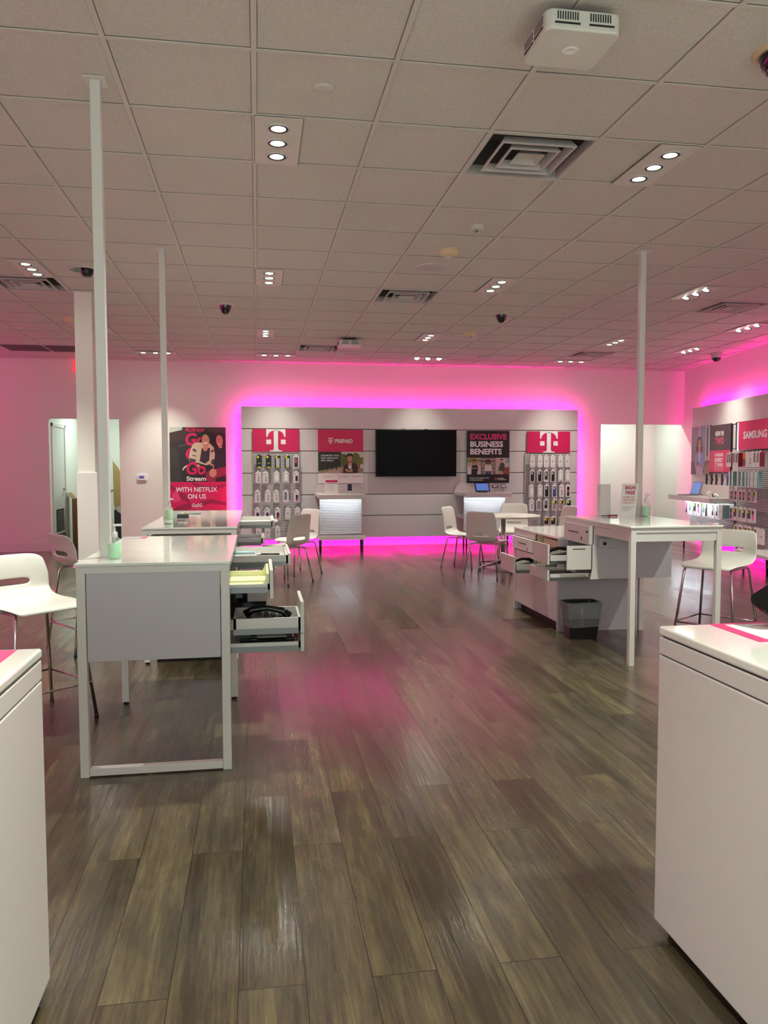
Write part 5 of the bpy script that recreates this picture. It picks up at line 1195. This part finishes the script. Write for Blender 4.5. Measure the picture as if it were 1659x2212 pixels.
A.shape([(1028, 800), (1032, 710), (1056, 676), (1096, 676), (1124, 706), (1134, 790), (1118, 852), (1040, 850)], (150, 160, 206)); A.shape([(1066, 672), (1090, 672), (1086, 780), (1072, 780)], (214, 216, 230))
A.shape([(1066, 640), (1090, 640), (1092, 676), (1078, 704), (1066, 676)], skin_m); A.el(1078, 606, 16, 44, skin_m); A.el(1072, 598, 2.5, 4, hair_m); A.el(1085, 598, 2.5, 4, hair_m); A.shape([(1070, 626), (1088, 626), (1079, 638)], pw_m)
A.shape([(1044, 890), (1050, 810), (1110, 820), (1120, 890)], (196, 190, 214)); A.shape([(1046, 790), (1070, 790), (1106, 812), (1100, 834), (1052, 812)], skin_m); box_(A, 1056, 1070, 768, 800, dark_m)
A.build('printed_photo', t)
t = sign_board(FR, 1.745, 2.56, 1.29, 2.04, 0.115, pb_m, 'dark and pink poster reading NEW IN TWO, UPGRADE EVERY 2 YEARS', 'poster', 'poster', 0.02)
m = MB(); m.box(0.0, 0.815, -0.0215, -0.0205, 0.0, 0.345); m.build('pink_field', mag_m, t)
m = MB(); m.box(0.0, 0.815, -0.0215, -0.0205, 0.3455, 0.75); m.build('dark_field', flatmat((60, 48, 52)), t)
l = LET(); l.add('NEW IN', 0.22, 0.55, 0.57, 0.65, -0.0225, 0, 0.04); l.add('TWO', 0.22, 0.55, 0.44, 0.55, -0.0225, 1, 0.03)
l.add('UPGRADE', 0.22, 0.55, 0.245, 0.30, -0.0225, 0, 0.03); l.add('EVERY', 0.22, 0.55, 0.155, 0.225, -0.0225, 0, 0.04); l.add('2 YEARS', 0.22, 0.55, 0.085, 0.145, -0.0225, 0, 0.03)
l.add('BECAUSE IT GIVES', 0.22, 0.55, 0.05, 0.07, -0.0225, 0, 0.0); l.add('YOU THAT RIGHT', 0.22, 0.55, 0.015, 0.035, -0.0225, 0, 0.0); l.build([pw_m, magl_m], t)
t = sign_board(FR, 2.93, 3.98, 1.625, 2.04, 0.16, mag_m, 'magenta sign with white capital lettering, cut off at the right picture edge')
l = LET(); l.add('SAMSUNG', 0.18, 0.92, 0.155, 0.265, -0.0215, 0, 0.035); l.build([pw_m], t)
t = thing('light_rail', 'slim black and white lit vertical rail left of the magenta right wall sign', 'light rail', FR.loc(2.80, -0.115, 1.62), RTH)
m = MB(); m.box(0, 0.05, -0.05, 0, 0, 0.42); m.build('rail_body', dark_m, t); m = MB(); m.box(0.052, 0.075, -0.045, -0.03, 0, 0.41); m.build('led_strip', rail_m, t)

RW_ = {
 'a': ([3.01, 3.115, 3.227, 3.350, 3.571, 3.784, 3.895, 4.019], 1.575, 1.374, ['boxred', 'boxred', 'boxred', 'boxred', 'orange', 'charger', 'boxred', 'boxred'], 'top row'),
 'b': ([3.081, 3.208, 3.366, 3.520, 3.620, 3.740, 3.80, 3.86, 3.92, 3.98], 1.307, 1.095, ['slim']*10, 'second row'),
 'c': ([3.061, 3.224, 3.357, 3.495, 3.645, 3.814], 1.040, 0.880, ['redblack', 'redblack', 'redblack', 'redblack', 'redblack', 'mauve'], 'third row'),
 'd': ([3.059, 3.221, 3.362, 3.517, 3.660, 3.807], 0.785, 0.600, ['redblack', 'darkyellow', 'tealcase', 'darkyellow', 'darkyellow', 'pink'], 'fourth row'),
 'e': ([3.220, 3.389, 3.549, 3.682, 3.854, 3.96, 4.06], 0.530, 0.320, ['mauve', 'mauve', 'darkyellow', 'darkyellow', 'darkyellow', 'number', 'number'], 'fifth row'),
 'f': ([3.270, 3.479], 0.275, 0.115, ['smalldark', 'smalldark'], 'lowest row')}
slatwall(FR, 2.86, 4.30, 0.20, 1.62, 0.13, 'tall slatted panel crowded with packages below the magenta right wall sign', pegs=[(x, z+0.012, 0.145) for k in RW_ for x in RW_[k][0] for z in [RW_[k][1]]])
for k in RW_:
    xs, z1, z0, stl, wh = RW_[k]
    pack_row(FR, [(x, z1, z0) for x in xs], stl, 0.29, wh+' below right wall sign', 'packages below the right wall sign', 0.092 if k != 'b' else 0.05, d_=0.022 if k not in 'ab' else 0.07, yaw=0.0)
# laptop shelf
t = thing('display_console', 'white shelf on black legs holding a laptop below the porch poster, lit underneath', 'display unit', FR.loc(0.85, -0.50, 0), RTH)
m = MB(); m.prismz([(0, 0.0), (1.87, 0.0), (1.87, 0.385), (0, 0.385)], 0.845, 0.895); m.box(0, 1.87, 0.0, 0.012, 0.815, 0.85).box(1.858, 1.87, 0, 0.385, 0.815, 0.85); m.build('shelf_top', white_m, t, bevel=0.004)
m = MB(); m.box(0.08, 1.80, 0.05, 0.065, 0.832, 0.842); m.build('led_strip', cool_m, t)
m = MB(); m.box(0.05, 1.9, 0.37, 0.385, 0.22, 0.84); m.build('slat_backing', gap_grey, t)
m = MB(); z = 0.24
while z < 0.80: m.box(0.05, 1.9, 0.355, 0.371, z, z+0.016); z += 0.026
m.build('slats', panel_m, t)
for x in (0.75, 1.78):
    m = MB(); m.tube([(x, 0.03, 0.22), (x, 0.03, 0)], [0.018, 0.011], 12); m.build('leg', black_m, t)
m = MB(); m.box(0.1, 1.87, 0.0, 0.38, 0.215, 0.24); m.build('lower_tray', white_m, t)
LIT = [([1.272, 1.465, 1.653, 1.835, 2.034, 2.17, 2.30, 2.43, 2.56, 2.69], 0.795, 0.58, ['pinkcase', 'tealcase', 'darkyellow', 'pink', 'tealcase', 'darkcase', 'clearcase', 'hand', 'hand', 'greybox'], 'lit row under the laptop shelf'),
       ([2.50, 2.62], 0.50, 0.32, ['charger', 'purple'], 'second row under the laptop shelf')]
for xs, z1, z0, stl, wh in LIT: pack_row(FR, [(x, z1, z0) for x in xs], stl, 0.30, wh, 'packages under the laptop shelf', 0.10)
for k, x in enumerate([2.80, 2.86, 2.92]):
    o, _ = make_pack('slim', 0.05, 0.20, 0.1); o.location = FR.loc(x, -0.29, 0.80); o.rotation_euler = (0, 0, RTH); o['category'] = 'phone case package'
    o['label'] = 'teal-sided slim box hanging beside the lit row, %s of three' % ['first', 'second', 'third'][k]; o['group'] = 'teal slim boxes'
t = thing('display_riser', 'white raised ledge with small demo stands above the laptop shelf', 'display riser', FR.loc(1.75, -0.20, 0.8955), RTH)
m = MB(); m.box(-0.13, 0.95, 0, 0.08, 0.0, 0.19); m.build('riser_box', white_m, t, bevel=0.002)
for k, x in enumerate([1.721, 1.937, 2.124, 2.351, 2.561]):
    t = thing('demo_watch', ['black', 'dark brown', 'blue-faced black', 'charcoal', 'bright blue'][k]+' wristband watch upright on the ledge above the laptop', 'watch', FR.loc(x, -0.17, 1.0865), RTH, 'demo watches above the laptop')
    m = MB(); m.box(-0.022, 0.022, -0.01, 0.01, 0, 0.17); m.build('watch_band', [dark_m, flatmat((40, 28, 26)), dark_m, flatmat((50, 52, 52)), flatmat((60, 90, 170))][k], t, bevel=0.004)
    m = MB(); m.box(0.02, 0.045, -0.014, 0.008, 0.06, 0.10); m.build('watch_clasp', dark_m, t)
t = thing('laptop', 'open laptop with a blue screen on the right wall shelf', 'laptop', FR.loc(1.42, -0.25, 0.8955), RTH+0.1)
m = MB(); m.box(-0.16, 0.16, -0.22, 0, 0, 0.014); m.build('laptop_base', grey_m, t, bevel=0.002)
q = MB(); q.box(-0.16, 0.16, -0.004, 0.004, 0, 0.22); q.xform(Matrix.Translation((0, 0.0, 0.014)) @ Matrix.Rotation(-0.3, 4, 'X')); q.build('laptop_lid', grey_m, t)
q = MB(); q.box(-0.148, 0.148, -0.0052, -0.0042, 0.012, 0.21); q.xform(Matrix.Translation((0, 0.0, 0.014)) @ Matrix.Rotation(-0.3, 4, 'X')); q.build('laptop_screen', screen_m, t)
t = thing('paper_roll', 'white paper roll lying beside the laptop on the right wall shelf', 'paper roll', FR.loc(2.30, -0.34, 0.8955), RTH)
m = MB(); m.tube([(-0.06, 0.03, 0.05), (0.14, -0.02, 0.05)], 0.048, 24); m.build('paper', pw_m, t); m = MB(); m.tube([(-0.062, 0.0305, 0.05), (-0.059, 0.03, 0.05)], 0.02, 16); m.build('core', dark_m, t)
t = thing('barcode_scanner', 'white hand scanner with a black head beside the paper roll', 'scanner', FR.loc(2.62, -0.36, 0.8955), RTH)
m = MB(); m.tube([(-0.07, 0, 0.045), (0.0, 0, 0.05), (0.06, 0, 0.03), (0.085, 0, 0.008)], [0.026, 0.022, 0.014, 0.010], 12); m.build('scanner_body', pw_m, t)
m = MB(); m.tube([(-0.10, 0, 0.04), (-0.062, 0, 0.045)], [0.030, 0.028], 12); m.build('scanner_head', dark_m, t)
t = thing('low_platform', 'low white platform on black legs at the right edge below the packages', 'platform', FR.loc(3.95, -0.62, 0), RTH)
m = MB(); m.box(0, 1.1, 0, 0.45, 0.215, 0.255); m.build('platform_top', white_m, t, bevel=0.003)
for x in (0.22, 0.9):
    m = MB(); m.tube([(x, 0.03, 0.215), (x, 0.03, 0)], [0.022, 0.013], 12); m.build('leg', black_m, t)
